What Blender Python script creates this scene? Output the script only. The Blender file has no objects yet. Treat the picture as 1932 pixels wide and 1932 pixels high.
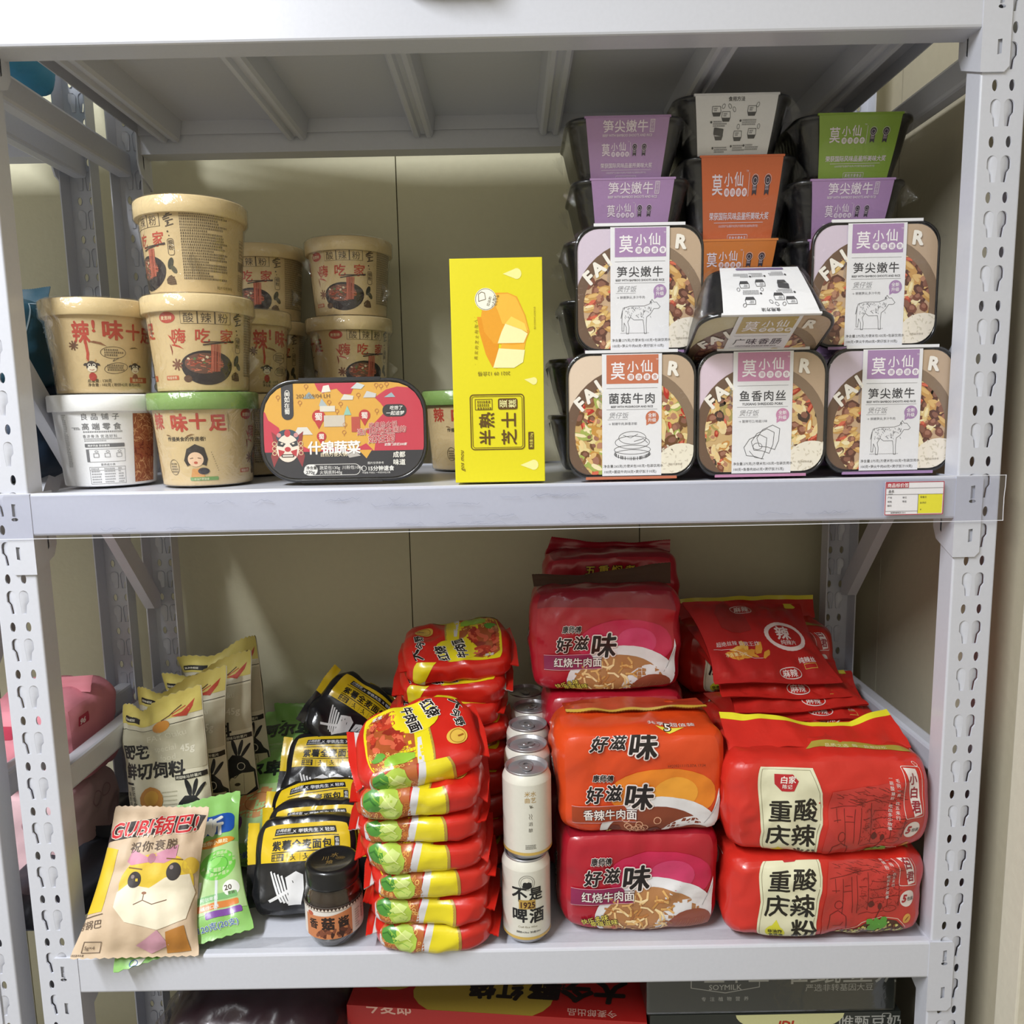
import bpy, bmesh, math, random
import numpy as np
from mathutils import Vector, Matrix, noise
from mathutils.geometry import tessellate_polygon

ZO = 1.47                      # height of the top shelf beam's lower edge above the floor
C = bpy.context.scene.collection
PI = math.pi

# ------------------------------------------------------------------ camera
cam_d = bpy.data.cameras.new('camera')
cam = bpy.data.objects.new('camera', cam_d)
C.objects.link(cam)
bpy.context.scene.camera = cam
cam_d.sensor_width = 36
cam_d.lens = 27.211
cam_d.clip_start = 0.01
PITCH, YAW, ROLL = .134, -.0016, -.0195
def cam_axes():
    cy, sy, cp, sp = math.cos(YAW), math.sin(YAW), math.cos(PITCH), math.sin(PITCH)
    f = Vector((sy*cp, cy*cp, -sp)); r = Vector((cy, -sy, 0)); u = r.cross(f)
    cr, sr = math.cos(ROLL), math.sin(ROLL)
    return r*cr + u*sr, u*cr - r*sr, f
_r, _u, _f = cam_axes()
_m = Matrix((_r, _u, -_f)).transposed().to_4x4()
_m.translation = (.02, -.7656, ZO-.3382)
cam.matrix_world = _m

# ------------------------------------------------------------------ world, lamps, exposure
sc = bpy.context.scene
sc.view_settings.view_transform = 'Standard'
sc.view_settings.look = 'None'
sc.view_settings.exposure = 0.0
sc.view_settings.gamma = 1
sc.view_settings.use_curve_mapping = False
wd = bpy.data.worlds.new('world'); sc.world = wd; wd.use_nodes = True
wd.node_tree.nodes['Background'].inputs[0].default_value = (.72, .80, .95, 1)
wd.node_tree.nodes['Background'].inputs[1].default_value = .06
def area(name, loc, target, sx, sy, energy, col):
    d = bpy.data.lights.new(name, 'AREA'); d.shape = 'RECTANGLE'; d.size = sx; d.size_y = sy
    d.energy = energy; d.color = col
    o = bpy.data.objects.new(name, d); C.objects.link(o)
    o.location = loc
    o.rotation_euler = (Vector(target)-Vector(loc)).to_track_quat('-Z', 'Y').to_euler()
    return o
area('ceiling_lamp_light', (-1.02, -1.28, ZO+.95), (-1.02, -1.27, 0), .12, 1.35, 88, (.95, .975, 1.0))
area('room_fill_light', (.5, -2.3, ZO+.92), (.5, -2.29, 0), 1.2, .6, 6, (.93, .96, 1))

# ------------------------------------------------------------------ materials
_mats = {}
def lin(h):
    h = h.lstrip('#')
    if len(h) == 3: h = ''.join(c*2 for c in h)
    v = [int(h[i:i+2], 16)/255 for i in (0, 2, 4)]
    return [c/12.92 if c <= .04045 else ((c+.055)/1.055)**2.4 for c in v]
FIN = {  # roughness, coat, bump strength, bump scale, metallic
    'paper': (.62, 0, .03, 400, 0), 'card': (.38, .15, .02, 300, 0), 'film': (.30, .25, .10, 45, 0),
    'matte': (.55, 0, .08, 60, 0), 'paint': (.32, .2, .01, 250, 0), 'wall': (.75, 0, .06, 90, 0),
    'plastic': (.28, .2, .04, 120, 0), 'metal': (.36, 0, .02, 200, .75), 'can': (.35, .2, .02, 200, .15), 'gold': (.35, 0, .03, 200, .6)}
def M(col, fin='film'):
    k = (col, fin)
    if k in _mats: return _mats[k]
    m = bpy.data.materials.new(fin+'_'+col.strip('#')); _mats[k] = m; m.use_nodes = True
    nt = m.node_tree; b = nt.nodes['Principled BSDF']
    ro, coat, bs, bsc, met = FIN[fin]
    c = lin(col)
    tc = nt.nodes.new('ShaderNodeTexCoord')
    nz = nt.nodes.new('ShaderNodeTexNoise'); nz.inputs['Scale'].default_value = bsc; nz.inputs['Detail'].default_value = 3
    nt.links.new(tc.outputs['Object'], nz.inputs['Vector'])
    mx = nt.nodes.new('ShaderNodeMix'); mx.data_type = 'RGBA'
    mx.inputs['A'].default_value = (*[x*.96 for x in c], 1); mx.inputs['B'].default_value = (*[min(1, x*1.03) for x in c], 1)
    nt.links.new(nz.outputs['Fac'], mx.inputs['Factor']); nt.links.new(mx.outputs['Result'], b.inputs['Base Color'])
    b.inputs['Roughness'].default_value = ro; b.inputs['Coat Weight'].default_value = coat; b.inputs['Coat Roughness'].default_value = .12
    b.inputs['Metallic'].default_value = met
    if bs:
        bp = nt.nodes.new('ShaderNodeBump'); bp.inputs['Strength'].default_value = bs; bp.inputs['Distance'].default_value = .01
        nt.links.new(nz.outputs['Fac'], bp.inputs['Height']); nt.links.new(bp.outputs['Normal'], b.inputs['Normal'])
    return m
def clear_mat(name, tint=(1, 1, 1), gloss=.16, rough=.12, bump=.35, scale=60, edge=.5):
    if name in _mats: return _mats[name]
    m = bpy.data.materials.new(name); _mats[name] = m; m.use_nodes = True
    nt = m.node_tree; nt.nodes.remove(nt.nodes['Principled BSDF']); out = nt.nodes['Material Output']
    t = nt.nodes.new('ShaderNodeBsdfTransparent'); t.inputs[0].default_value = (*tint, 1)
    g = nt.nodes.new('ShaderNodeBsdfGlossy'); g.inputs['Roughness'].default_value = rough
    mx = nt.nodes.new('ShaderNodeMixShader'); lw = nt.nodes.new('ShaderNodeLayerWeight'); lw.inputs[0].default_value = .25
    ma = nt.nodes.new('ShaderNodeMath'); ma.operation = 'MULTIPLY_ADD'; ma.inputs[1].default_value = edge; ma.inputs[2].default_value = gloss*.35
    nz = nt.nodes.new('ShaderNodeTexNoise'); nz.inputs['Scale'].default_value = scale; nz.inputs['Detail'].default_value = 4; nz.inputs['Distortion'].default_value = 1.2
    tc = nt.nodes.new('ShaderNodeTexCoord'); nt.links.new(tc.outputs['Object'], nz.inputs['Vector'])
    bp = nt.nodes.new('ShaderNodeBump'); bp.inputs['Strength'].default_value = bump; bp.inputs['Distance'].default_value = .01
    nt.links.new(nz.outputs['Fac'], bp.inputs['Height'])
    for n in (g, lw): nt.links.new(bp.outputs['Normal'], n.inputs['Normal'])
    nt.links.new(lw.outputs['Facing'], ma.inputs[0]); nt.links.new(ma.outputs[0], mx.inputs[0])
    nt.links.new(t.outputs[0], mx.inputs[1]); nt.links.new(g.outputs[0], mx.inputs[2]); nt.links.new(mx.outputs[0], out.inputs[0])
    return m

# ------------------------------------------------------------------ scene tree helpers
def tag(o, label=None, cat=None, group=None, kind=None):
    if label: o['label'] = label
    if cat: o['category'] = cat
    if group: o['group'] = group
    if kind: o['kind'] = kind
    return o
def thing(name, label, cat, loc=(0, 0, 0), rot=(0, 0, 0), group=None):
    o = bpy.data.objects.new(name, None); C.objects.link(o); o.empty_display_size = .02
    o.location = (loc[0], loc[1], loc[2]+ZO); o.rotation_euler = rot
    return tag(o, label, cat, group)
def put(name, me, parent=None):
    o = bpy.data.objects.new(name, me); C.objects.link(o)
    if parent: o.parent = parent
    else: o.location.z += ZO
    return o
def dup(root, loc, rot, label, group=None):
    def cp(o, par):
        c = o.copy(); C.objects.link(c)
        if par: c.parent = par
        for ch in [x for x in kids.get(o.name, [])]: cp(ch, c)
        return c
    kids = {}
    for x in bpy.data.objects:
        if x.parent: kids.setdefault(x.parent.name, []).append(x)
    r = cp(root, None); r.location = (loc[0], loc[1], loc[2]+ZO); r.rotation_euler = rot; r['label'] = label
    if group: r['group'] = group
    return r

# ------------------------------------------------------------------ plain mesh builder (faces with a material each)
class MB:
    def __init__(s): s.v = []; s.f = []; s.m = []; s.sm = []; s.mats = []; s.n = {}
    def mi(s, m):
        if m not in s.mats: s.mats.append(m)
        return s.mats.index(m)
    def add(s, vs, fs, m, smooth=False, nr=None):
        k = len(s.v); i = s.mi(m); s.v += [tuple(p) for p in vs]
        for f in fs: s.f.append([k+j for j in f]); s.m.append(i); s.sm.append(smooth)
        if nr is not None:
            for j, n in enumerate(nr): s.n[k+j] = tuple(n)
        return s
    def box(s, x0, x1, y0, y1, z0, z1, m, bev=0):
        if bev:
            b = bmesh.new(); bmesh.ops.create_cube(b, size=1)
            for v in b.verts: v.co = ((x0+x1)/2+v.co.x*(x1-x0), (y0+y1)/2+v.co.y*(y1-y0), (z0+z1)/2+v.co.z*(z1-z0))
            bmesh.ops.bevel(b, geom=b.edges[:], offset=bev, segments=2, affect='EDGES', profile=.5)
            return s.bm(b, m)
        vs = [(x, y, z) for z in (z0, z1) for y in (y0, y1) for x in (x0, x1)]
        return s.add(vs, [(0, 2, 3, 1), (4, 5, 7, 6), (0, 1, 5, 4), (2, 6, 7, 3), (0, 4, 6, 2), (1, 3, 7, 5)], m)
    def bm(s, b, m, smooth=False):
        b.verts.ensure_lookup_table(); b.verts.index_update()
        s.add([v.co[:] for v in b.verts], [[v.index for v in f.verts] for f in b.faces], m, smooth); b.free(); return s
    def lathe(s, prof, m, seg=48, smooth=True, cap0=False, cap1=False, mat=Matrix()):
        vs = []; fs = []
        for r, z in prof:
            for i in range(seg):
                a = 2*PI*i/seg; vs.append(mat @ Vector((r*math.sin(a), -r*math.cos(a), z)))
        n = len(prof)
        for j in range(n-1):
            for i in range(seg):
                k = (i+1) % seg; fs.append((j*seg+i, j*seg+k, (j+1)*seg+k, (j+1)*seg+i))
        if cap0: fs.append(tuple(range(seg))[::-1])
        if cap1: fs.append(tuple((n-1)*seg+i for i in range(seg)))
        return s.add(vs, fs, m, smooth)
    def prism(s, poly, d, m):   # closed 2D polygon (list of 3D points) pushed along vector d
        n = len(poly); d = Vector(d); a = [Vector(p) for p in poly]; b = [p+d for p in a]
        s.add(a+b, [tuple(range(n))[::-1], tuple(range(n, 2*n))]+[(i, (i+1) % n, n+(i+1) % n, n+i) for i in range(n)], m); return s
    def tube(s, pts, r, m, seg=8, smooth=True):
        pts = [Vector(p) for p in pts]; vs = []; fs = []; n = len(pts)
        for i, p in enumerate(pts):
            t = (pts[min(i+1, n-1)]-pts[max(i-1, 0)]).normalized()
            a = t.orthogonal().normalized() if i == 0 else (a-t*a.dot(t)).normalized()
            b = t.cross(a); rr = r[i] if isinstance(r, (list, tuple)) else r
            for j in range(seg): q = 2*PI*j/seg; vs.append(p+(a*math.cos(q)+b*math.sin(q))*rr)
        for i in range(n-1):
            for j in range(seg): k = (j+1) % seg; fs.append((i*seg+j, i*seg+k, (i+1)*seg+k, (i+1)*seg+j))
        fs.append(tuple(range(seg))[::-1]); fs.append(tuple((n-1)*seg+j for j in range(seg)))
        return s.add(vs, fs, m, smooth)
    def surf(s, S, m, art=None, step=.00014, base=.0002):
        P = S.P; nu, nv = P.shape[0], P.shape[1]
        vs = P.reshape(-1, 3); ns = S.N.reshape(-1, 3)
        fs = []
        for i in range(nu-1):
            for j in range(nv-1):
                q = (i*nv+j, (i+1)*nv+j, (i+1)*nv+j+1, i*nv+j+1); fs.append(q if not S.flip else q[::-1])
        if m is not None: s.add(vs, fs, m, True, ns)
        for li, layer in enumerate(art or []):
            for bi, (col, V, F) in enumerate(flatten(layer, S)):
                if not len(V): continue
                p, n = S.ev(V)
                s.add(p+n*(base+step*li+bi*.000003+V[:, 2:3]*.000004), F if not S.flip else [f[::-1] for f in F], col, True, n)
        return s
    def mesh(s, name):
        me = bpy.data.meshes.new(name); me.from_pydata([tuple(map(float, v)) for v in s.v], [], s.f)
        for m in s.mats: me.materials.append(m)
        me.polygons.foreach_set('material_index', s.m); me.polygons.foreach_set('use_smooth', s.sm); me.update()
        if s.n:
            vn = [v.normal[:] for v in me.vertices]
            ln = []
            for p in me.polygons:
                for k in p.vertices: ln.append((s.n.get(k) or vn[k]) if p.use_smooth else (0, 0, 0))
            me.normals_split_custom_set(ln)
        return me
    def build(s, name, parent=None): return put(name, s.mesh(name), parent)

# ------------------------------------------------------------------ a printable surface: a grid of points over a flat domain in mm
class Surf:
    def __init__(s, fn, us, vs, flip=False, cutu=None, cutv=None):
        s.us = np.array(us, float); s.vs = np.array(vs, float); s.flip = flip
        s.P = np.array([[fn(u, v) for v in s.vs] for u in s.us], float)
        s.cutu = s.us[1:-1] if cutu is None else cutu; s.cutv = s.vs[1:-1] if cutv is None else cutv
        s.norm()
    def norm(s):
        du = np.gradient(s.P, axis=0); dv = np.gradient(s.P, axis=1)
        n = np.cross(du, dv); n /= (np.linalg.norm(n, axis=2, keepdims=True)+1e-12)
        s.N = -n if s.flip else n
    def ev(s, V):
        V = np.asarray(V, float)
        i = np.clip(np.searchsorted(s.us, V[:, 0])-1, 0, len(s.us)-2); j = np.clip(np.searchsorted(s.vs, V[:, 1])-1, 0, len(s.vs)-2)
        a = ((V[:, 0]-s.us[i])/(s.us[i+1]-s.us[i]))[:, None]; b = ((V[:, 1]-s.vs[j])/(s.vs[j+1]-s.vs[j]))[:, None]
        g = lambda A: (A[i, j]*(1-a)+A[i+1, j]*a)*(1-b)+(A[i, j+1]*(1-a)+A[i+1, j+1]*a)*b
        n = g(s.N); n /= np.linalg.norm(n, axis=1, keepdims=True)
        return g(s.P), n
def flat(o, ex, ey, w, h, sub=1):   # flat rectangle, w x h mm, from corner o along unit vectors ex, ey
    o, ex, ey = map(Vector, (o, ex, ey))
    return Surf(lambda u, v: o+ex*(u*.001)+ey*(v*.001), np.linspace(0, w, sub+1), np.linspace(0, h, sub+1), cutu=[], cutv=[])

# ------------------------------------------------------------------ flat artwork: every item is (colour, [polygons], clip)
def MC(c): return M(c, CURFIN[0]) if isinstance(c, str) else c
CURFIN = ['film']
def flatten(layer, S):
    by = {}
    for it in layer:
        if it is None: continue
        by.setdefault((tuple(id(c) for c in it[2]) if it[2] else 0, it[0] if isinstance(it[0], str) else id(it[0])), []).append(it)
    dom = [(S.us[0], S.vs[0]), (S.us[-1], S.vs[0]), (S.us[-1], S.vs[-1]), (S.us[0], S.vs[-1])]
    for its in by.values():
        b = bmesh.new(); lo = [1e9, 1e9]; hi = [-1e9, -1e9]
        for ii, it in enumerate(its):
            for pi, (V, F) in enumerate(it[1]):
                vv = [b.verts.new((p[0], p[1], (p[2] if len(p) > 2 else pi % 3)+ii % 8)) for p in V]
                for x, y in (p[:2] for p in V): lo = [min(lo[0], x), min(lo[1], y)]; hi = [max(hi[0], x), max(hi[1], y)]
                for f in F:
                    try: b.faces.new([vv[i] for i in f])
                    except ValueError: pass
        def cut(co, no, clear=False):
            bmesh.ops.bisect_plane(b, geom=b.verts[:]+b.edges[:]+b.faces[:], dist=1e-5, plane_co=co, plane_no=no, clear_outer=clear)
        clips = []
        if lo[0] < S.us[0] or lo[1] < S.vs[0] or hi[0] > S.us[-1] or hi[1] > S.vs[-1]: clips.append(dom)
        if its[0][2]: clips += its[0][2]
        for poly in clips:
            n = len(poly)
            for i in range(n):
                p, q = poly[i], poly[(i+1) % n]
                cut((p[0], p[1], 0), (q[1]-p[1], p[0]-q[0], 0), True)
        for u in S.cutu:
            if lo[0] < u < hi[0]: cut((u, 0, 0), (1, 0, 0))
        for v in S.cutv:
            if lo[1] < v < hi[1]: cut((0, v, 0), (0, 1, 0))
        b.normal_update()
        for f in b.faces:
            if f.normal.z < 0: f.normal_flip()
        b.verts.index_update()
        V = np.array([v.co[:] for v in b.verts]) if len(b.verts) else np.zeros((0, 3))
        F = [[v.index for v in f.verts] for f in b.faces if f.calc_area() > 1e-7]
        b.free()
        yield MC(its[0][0]), V, F
def ngon(pts):
    if len(pts) < 5: return (pts, [tuple(range(len(pts)))])
    t = tessellate_polygon([[Vector((x, y, 0)) for x, y in pts]])
    return (pts, [tuple(x) for x in t])
def P_(col, pts, clip=None): return (col, [ngon(list(pts))], clip)
def rrect(x0, y0, x1, y1, r, n=5):
    if r <= 0: return [(x0, y0), (x1, y0), (x1, y1), (x0, y1)]
    o = []
    for cx, cy, a in ((x1-r, y0+r, -90), (x1-r, y1-r, 0), (x0+r, y1-r, 90), (x0+r, y0+r, 180)):
        for i in range(n+1): t = math.radians(a+90*i/n); o.append((cx+r*math.cos(t), cy+r*math.sin(t)))
    return o
def R_(col, x0, y0, x1, y1, r=0, rot=0, clip=None):
    p = rrect(min(x0, x1), min(y0, y1), max(x0, x1), max(y0, y1), r)
    if rot:
        cx, cy = (x0+x1)/2, (y0+y1)/2; c, s = math.cos(math.radians(rot)), math.sin(math.radians(rot))
        p = [(cx+(x-cx)*c-(y-cy)*s, cy+(x-cx)*s+(y-cy)*c) for x, y in p]
    return (col, [(p, [tuple(range(len(p)))])], clip)
def ell(cx, cy, rx, ry, rot=0, n=24):
    c, s = math.cos(math.radians(rot)), math.sin(math.radians(rot))
    return [(cx+rx*math.cos(t)*c-ry*math.sin(t)*s, cy+rx*math.cos(t)*s+ry*math.sin(t)*c) for t in (2*PI*i/n for i in range(n))]
def E_(col, cx, cy, rx, ry=None, rot=0, n=24, clip=None):
    p = ell(cx, cy, rx, ry or rx, rot, n); return (col, [(p, [tuple(range(n))])], clip)
def L_(col, pts, w, close=False, clip=None):
    if close: pts = list(pts)+[pts[0]]
    o = []
    for (x0, y0), (x1, y1) in zip(pts, pts[1:]):
        d = math.hypot(x1-x0, y1-y0)
        if d < 1e-9: continue
        nx, ny = -(y1-y0)/d*w/2, (x1-x0)/d*w/2; ex, ey = (x1-x0)/d*w*.3, (y1-y0)/d*w*.3
        o.append(([(x0-nx-ex, y0-ny-ey), (x1-nx+ex, y1-ny+ey), (x1+nx+ex, y1+ny+ey), (x0+nx-ex, y0+ny-ey)], [(0, 1, 2, 3)]))
    return (col, o, clip)
def O_(col, cx, cy, r, w, ry=None, rot=0, n=28, clip=None): return L_(col, ell(cx, cy, r, ry or r, rot, n), w, True, clip)
def F_(col, x0, y0, x1, y1, w, r=0, clip=None): return L_(col, rrect(x0, y0, x1, y1, r), w, True, clip)
_glyph = {}
def glyphs(s, off):
    if off > .001:      # bold or halo: the same letter shifted around a small circle
        k = (s, round(off, 4))
        if k not in _glyph:
            V0, F0 = glyphs(s, 0); V, F = [], []; n = 5 if off < .035 else 10
            for i in range(n):
                dx, dy = off*math.cos(2*PI*i/n+.3), off*math.sin(2*PI*i/n+.3); q = len(V)
                V += [(x+dx, y+dy, i) for x, y, _ in V0]; F += [tuple(j+q for j in f) for f in F0]
            if n == 10: q = len(V); V += [(x, y, 10) for x, y, _ in V0]; F += [tuple(j+q for j in f) for f in F0]
            _glyph[k] = (V, F)
        return _glyph[k]
    k = (s, 0); off = 0
    if k not in _glyph:
        c = bpy.data.curves.new('t', 'FONT'); c.body = s; c.size = 1; c.resolution_u = 2; c.offset = off
        o = bpy.data.objects.new('t', c); m = o.to_mesh()
        _glyph[k] = ([(v.co.x, v.co.y, 0) for v in m.vertices], [tuple(p.vertices) for p in m.polygons])
        o.to_mesh_clear(); bpy.data.objects.remove(o); bpy.data.curves.remove(c)
    return _glyph[k]
def T_(col, s, x, y, size, b=0, al='l', rot=0, sx=1, sh=0, vert=False, sp=0, clip=None):
    """text: x, y = baseline start (or centre with al='c'); b = boldness; vert = stacked downwards; sp = extra advance"""
    if vert or sp:
        out = []; px = 0
        for i, ch in enumerate(s):
            if ch == ' ': px += (size*.3 if not vert else size*.6); continue
            g = glyphs(ch, b)[0]; w = 1 if ord(ch) > 0x2e80 else (max(p[0] for p in g)+.06)
            out.append((ch, px)); px += (w*size*sx if not vert else size*1.0)+sp
        polys = []; r = math.radians(rot); c, sn = math.cos(r), math.sin(r)
        off = -(px-sp)/2 if al == 'c' else 0
        for ch, q in out:
            V, F = glyphs(ch, b)
            if vert: pts = [(vx*size*sx+vy*size*sh, vy*size-q-size*.85, k) for vx, vy, k in V]
            else: pts = [(q+off+vx*size*sx+vy*size*sh, vy*size, k) for vx, vy, k in V]
            polys.append(([(x+a*c-d*sn, y+a*sn+d*c, k) for a, d, k in pts], F))
        return (col, polys, clip)
    V, F = glyphs(s, b)
    if not V: return None
    w = max(p[0] for p in V)*size*sx; o = -w/2 if al == 'c' else (-w if al == 'r' else 0)
    r = math.radians(rot); c, sn = math.cos(r), math.sin(r)
    pts = [(o+vx*size*sx+vy*size*sh, vy*size, k) for vx, vy, k in V]
    return (col, [([(x+a*c-d*sn, y+a*sn+d*c, k) for a, d, k in pts], F)], clip)
def scrib(col, x0, y0, x1, y1, rows, h, seed=1, gap=.25, clip=None):   # print too small to read: short bars in rows
    rd = random.Random(seed); o = []
    for k in range(rows):
        y = y1-(k+.5)*(y1-y0)/rows; x = x0; xe = x1-(rd.random()*.45*(x1-x0) if rd.random() < .35 else 0)
        while x < xe-h*.5:
            w = h*rd.uniform(.5, .95)
            o.append(([(x, y-h/2), (x+w, y-h/2), (x+w, y-h*.22), (x, y-h*.22)], [(0, 1, 2, 3)]))
            o.append(([(x+w*.1, y+h*.1), (x+w, y+h*.1), (x+w, y+h*.42), (x+w*.1, y+h*.42)], [(0, 1, 2, 3)]))
            o.append(([(x+w*.35, y-h/2), (x+w*.6, y-h/2), (x+w*.6, y+h/2), (x+w*.35, y+h/2)], [(0, 1, 2, 3)]))
            x += w+h*gap
    return (col, o, clip)
def blob(rd, cx, cy, r, asp=1, rot=None, n=9, j=.25):
    rot = rd.uniform(0, 360) if rot is None else rot
    c, s = math.cos(math.radians(rot)), math.sin(math.radians(rot)); o = []
    for i in range(n):
        t = 2*PI*i/n; q = r*(1+rd.uniform(-j, j)); a, b2 = q*math.cos(t)*asp, q*math.sin(t)/asp
        o.append((cx+a*c-b2*s, cy+a*s+b2*c))
    return o
# ================================================================== the room
white_paint = M('#c8cad4', 'paint')
wallm = M('#c8c3a8', 'wall')
def setting(name, mb):
    o = mb.build(name); o['kind'] = 'structure'; return o
XR, YB, XL, YF = .535, .40, -2.6, -2.9          # right wall, rear wall, left wall, wall behind the camera
ZF, ZC = -ZO, 1.0
def rear_wall():
    m = MB(); seams = [-1.45, -.79, -.139, .212]
    xs = [XL]+seams+[XR+.02]; seamm = M('#5e5947', 'wall')
    for a, b in zip(xs, xs[1:]): m.box(a+.0008, b-.0008, YB, YB+.05, ZF, ZC, wallm)
    m.box(XL, XR, YB+.004, YB+.055, ZF, ZC, seamm)
    return setting('wall_rear', m)
rear_wall()
def right_wall():
    m = MB(); g = M('#b4ac97', 'wall')
    for a, b in ((-2.9, -.42), (-.417, -.075), (-.072, .30), (.303, YB+.05)): m.box(XR, XR+.05, a, b, ZF, ZC, g)
    m.box(XR+.004, XR+.05, -2.9, YB, ZF, ZC, M('#5e5947', 'wall'))
    return setting('wall_right', m)
right_wall()
setting('wall_left', MB().box(XL-.05, XL, YF, YB+.05, ZF, ZC, M('#c4beae', 'wall')))
setting('wall_front', MB().box(XL-.05, XR+.05, YF-.05, YF, ZF, ZC, M('#c4beae', 'wall')))
setting('floor', MB().box(XL-.05, XR+.05, YF, YB+.05, ZF-.05, ZF, M('#8d8a84', 'paint')))
setting('ceiling', MB().box(XL-.05, XR+.05, YF, YB+.05, ZC, ZC+.05, M('#e6e6e4', 'wall')))
setting('trim_1', MB().box(XR-.012, XR, -.052, -.018, ZF, ZC, M('#cbc5b4', 'wall'), .002))

# ================================================================== slotted shelf racks
ZT, ZM, ZB, ZG = 0.0, -.4565, -.960, -1.43       # lower edges of the beams of the four levels
DECK = {'t': ZT+.042, 'm': ZM+.042, 'b': ZB+.043}
def slot_outline(s):        # punched teardrop, s = +1 right column / -1 left column, local mm
    p = []
    for i in range(9):
        a = PI*(1-i/8); p.append((s*(6.4+4.8*math.cos(a)), -17.2+5.2*math.sin(a)))
    p += [(s*11.2, -23.5), (s*8.6, -27.0), (s*7.4, -36.2), (s*2.9, -36.2), (s*1.9, -24)]
    return p if s > 0 else p
def post_mesh(front=True):
    m = MB(); pm = white_paint
    W, D, T = 21.5, 24.0, 1.6
    top, bot = .46, ZF
    n = int((top-bot)/.05); z1 = .05*9
    hol = [ell(-8, 0, 2.7, 5.2, 0, 14), ell(8, 0, 2.7, 5.2, 0, 14), slot_outline(1), slot_outline(-1)]
    outer = [(-W+2, -37), (W-2, -37), (W-2, 13), (-W+2, 13)]
    loops = [[Vector((x, y, 0)) for x, y in l] for l in [outer]+hol]
    tri = tessellate_polygon(loops); pts = [p for l in loops for p in l]
    for k in range(n):
        zz = z1-.05*k
        if zz-.037 < bot: break
        m.add([(p.x*.001, 0, zz+p.y*.001) for p in pts], [tuple(t) for t in tri], pm)
        for h in hol:
            q = len(h); m.add([(x*.001, 0, zz+y*.001) for x, y in h]+[(x*.001, T*.001, zz+y*.001) for x, y in h], [(i, (i+1) % q, q+(i+1) % q, q+i) for i in range(q)], pm)
        for s in (1, -1):     # the pressed-in tongue of each slot
            vs = []; fs = []
            rows = [(-12.1, 4.2, 8.4), (-13.6, 2.3, 10.2), (-17.5, 1.5, 10.9), (-23.5, 1.8, 10.8), (-27, 2.1, 8.3), (-36.2, 2.8, 7.1)]
            for z, a, b in rows:
                for t in (0, .33, .66, 1): vs.append((s*(a+(b-a)*t)*.001, (.1+2.9*t*t)*.001, zz+z*.001))
            for r in range(5):
                for c in range(3): fs.append((r*4+c, r*4+c+1, (r+1)*4+c+1, (r+1)*4+c))
            m.add(vs, fs, pm, True)
    for s in (1, -1):         # rounded corner and side flange
        prof = [(W-2, 0)]+[(W-2+2*math.sin(a), 2-2*math.cos(a)) for a in (PI/8*i for i in range(1, 5))]+[(W, D), (W-T, D), (W-T, 2.5), (W-2, T)]
        vs = []; fs = []; q = len(prof)
        for z in (bot, top): vs += [(s*x*.001, y*.001, z) for x, y in prof]
        for i in range(q): fs.append((i, (i+1) % q, q+(i+1) % q, q+i))
        m.add(vs, fs, pm, False)
    m.box(-.0195, .0195, 0, .0016, top-.002, top, pm)
    return m.mesh('post')
POST = post_mesh()
def connector_mesh(h):       # angle plate that hooks a beam onto a post; local origin = beam lower edge at the post's inner front corner, s=+1
    m = MB(); pm = white_paint
    z0, z1 = -.039, h
    sl = lambda cz: [(.0125, cz+.006), (.0165, cz+.0065), (.0165, cz-.006), (.0125, cz-.007)]
    out = [Vector((x, 0, z)) for x, z in ((0, z0), (.020, z0), (.0245, z0+.005), (.0245, z1-.003), (.0225, z1), (0, z1))]
    hs = [[Vector((x, 0, z)) for x, z in sl(c)] for c in (z0+.022, z1-.016)]+[[Vector((x, 0, z)) for x, z in ell(.0145, h*.5-.004, .0034, .0018, 0, 10)]]
    P2 = lambda l: [Vector((p.x, p.z, 0)) for p in l]
    tri = tessellate_polygon([P2(out)]+[P2(h_) for h_ in hs]); pts = out+[p for h_ in hs for p in h_]
    m.add([(p.x, -.0022, p.z) for p in pts], [tuple(t) for t in tri], pm)
    q = len(out); m.add([(p.x, -.0022, p.z) for p in out]+[(p.x, 0, p.z) for p in out], [(i, (i+1) % q, q+(i+1) % q, q+i) for i in range(q)], pm)
    dk = M('#3b3c42', 'paint')
    for h_ in hs:            # tongues bent into the openings
        x0 = min(p.x for p in h_); x1 = max(p.x for p in h_); zz0 = min(p.z for p in h_); zz1 = max(p.z for p in h_)
        m.add([(x0, -.0019, zz0), (x1-.0008, .0006, zz0), (x1-.0008, .0006, zz1), (x0, -.0019, zz1)], [(0, 1, 2, 3)], pm if h_ is not hs[2] else dk)
    side = [(-.0022, z1), (-.0022, z0), (.030, z0+.014), (.036, z0+.026), (.036, z1)]
    hole = [(.020, z0+.050), (.0225, z0+.050), (.0225, z0+.024), (.020, z0+.022)]
    lo = [[Vector((y, z, 0)) for y, z in side], [Vector((y, z, 0)) for y, z in hole]]
    tri = tessellate_polygon(lo); pp = lo[0]+lo[1]
    for x in (-.0022, 0): m.add([(x, p.x, p.y) for p in pp], [tuple(t) for t in tri], pm)
    q = len(side); m.add([(-.0022, y, z) for y, z in side]+[(0, y, z) for y, z in side], [(i, (i+1) % q, q+(i+1) % q, q+i) for i in range(q)], pm)
    return m.mesh('connector')
CONN = connector_mesh(.0425)
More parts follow.
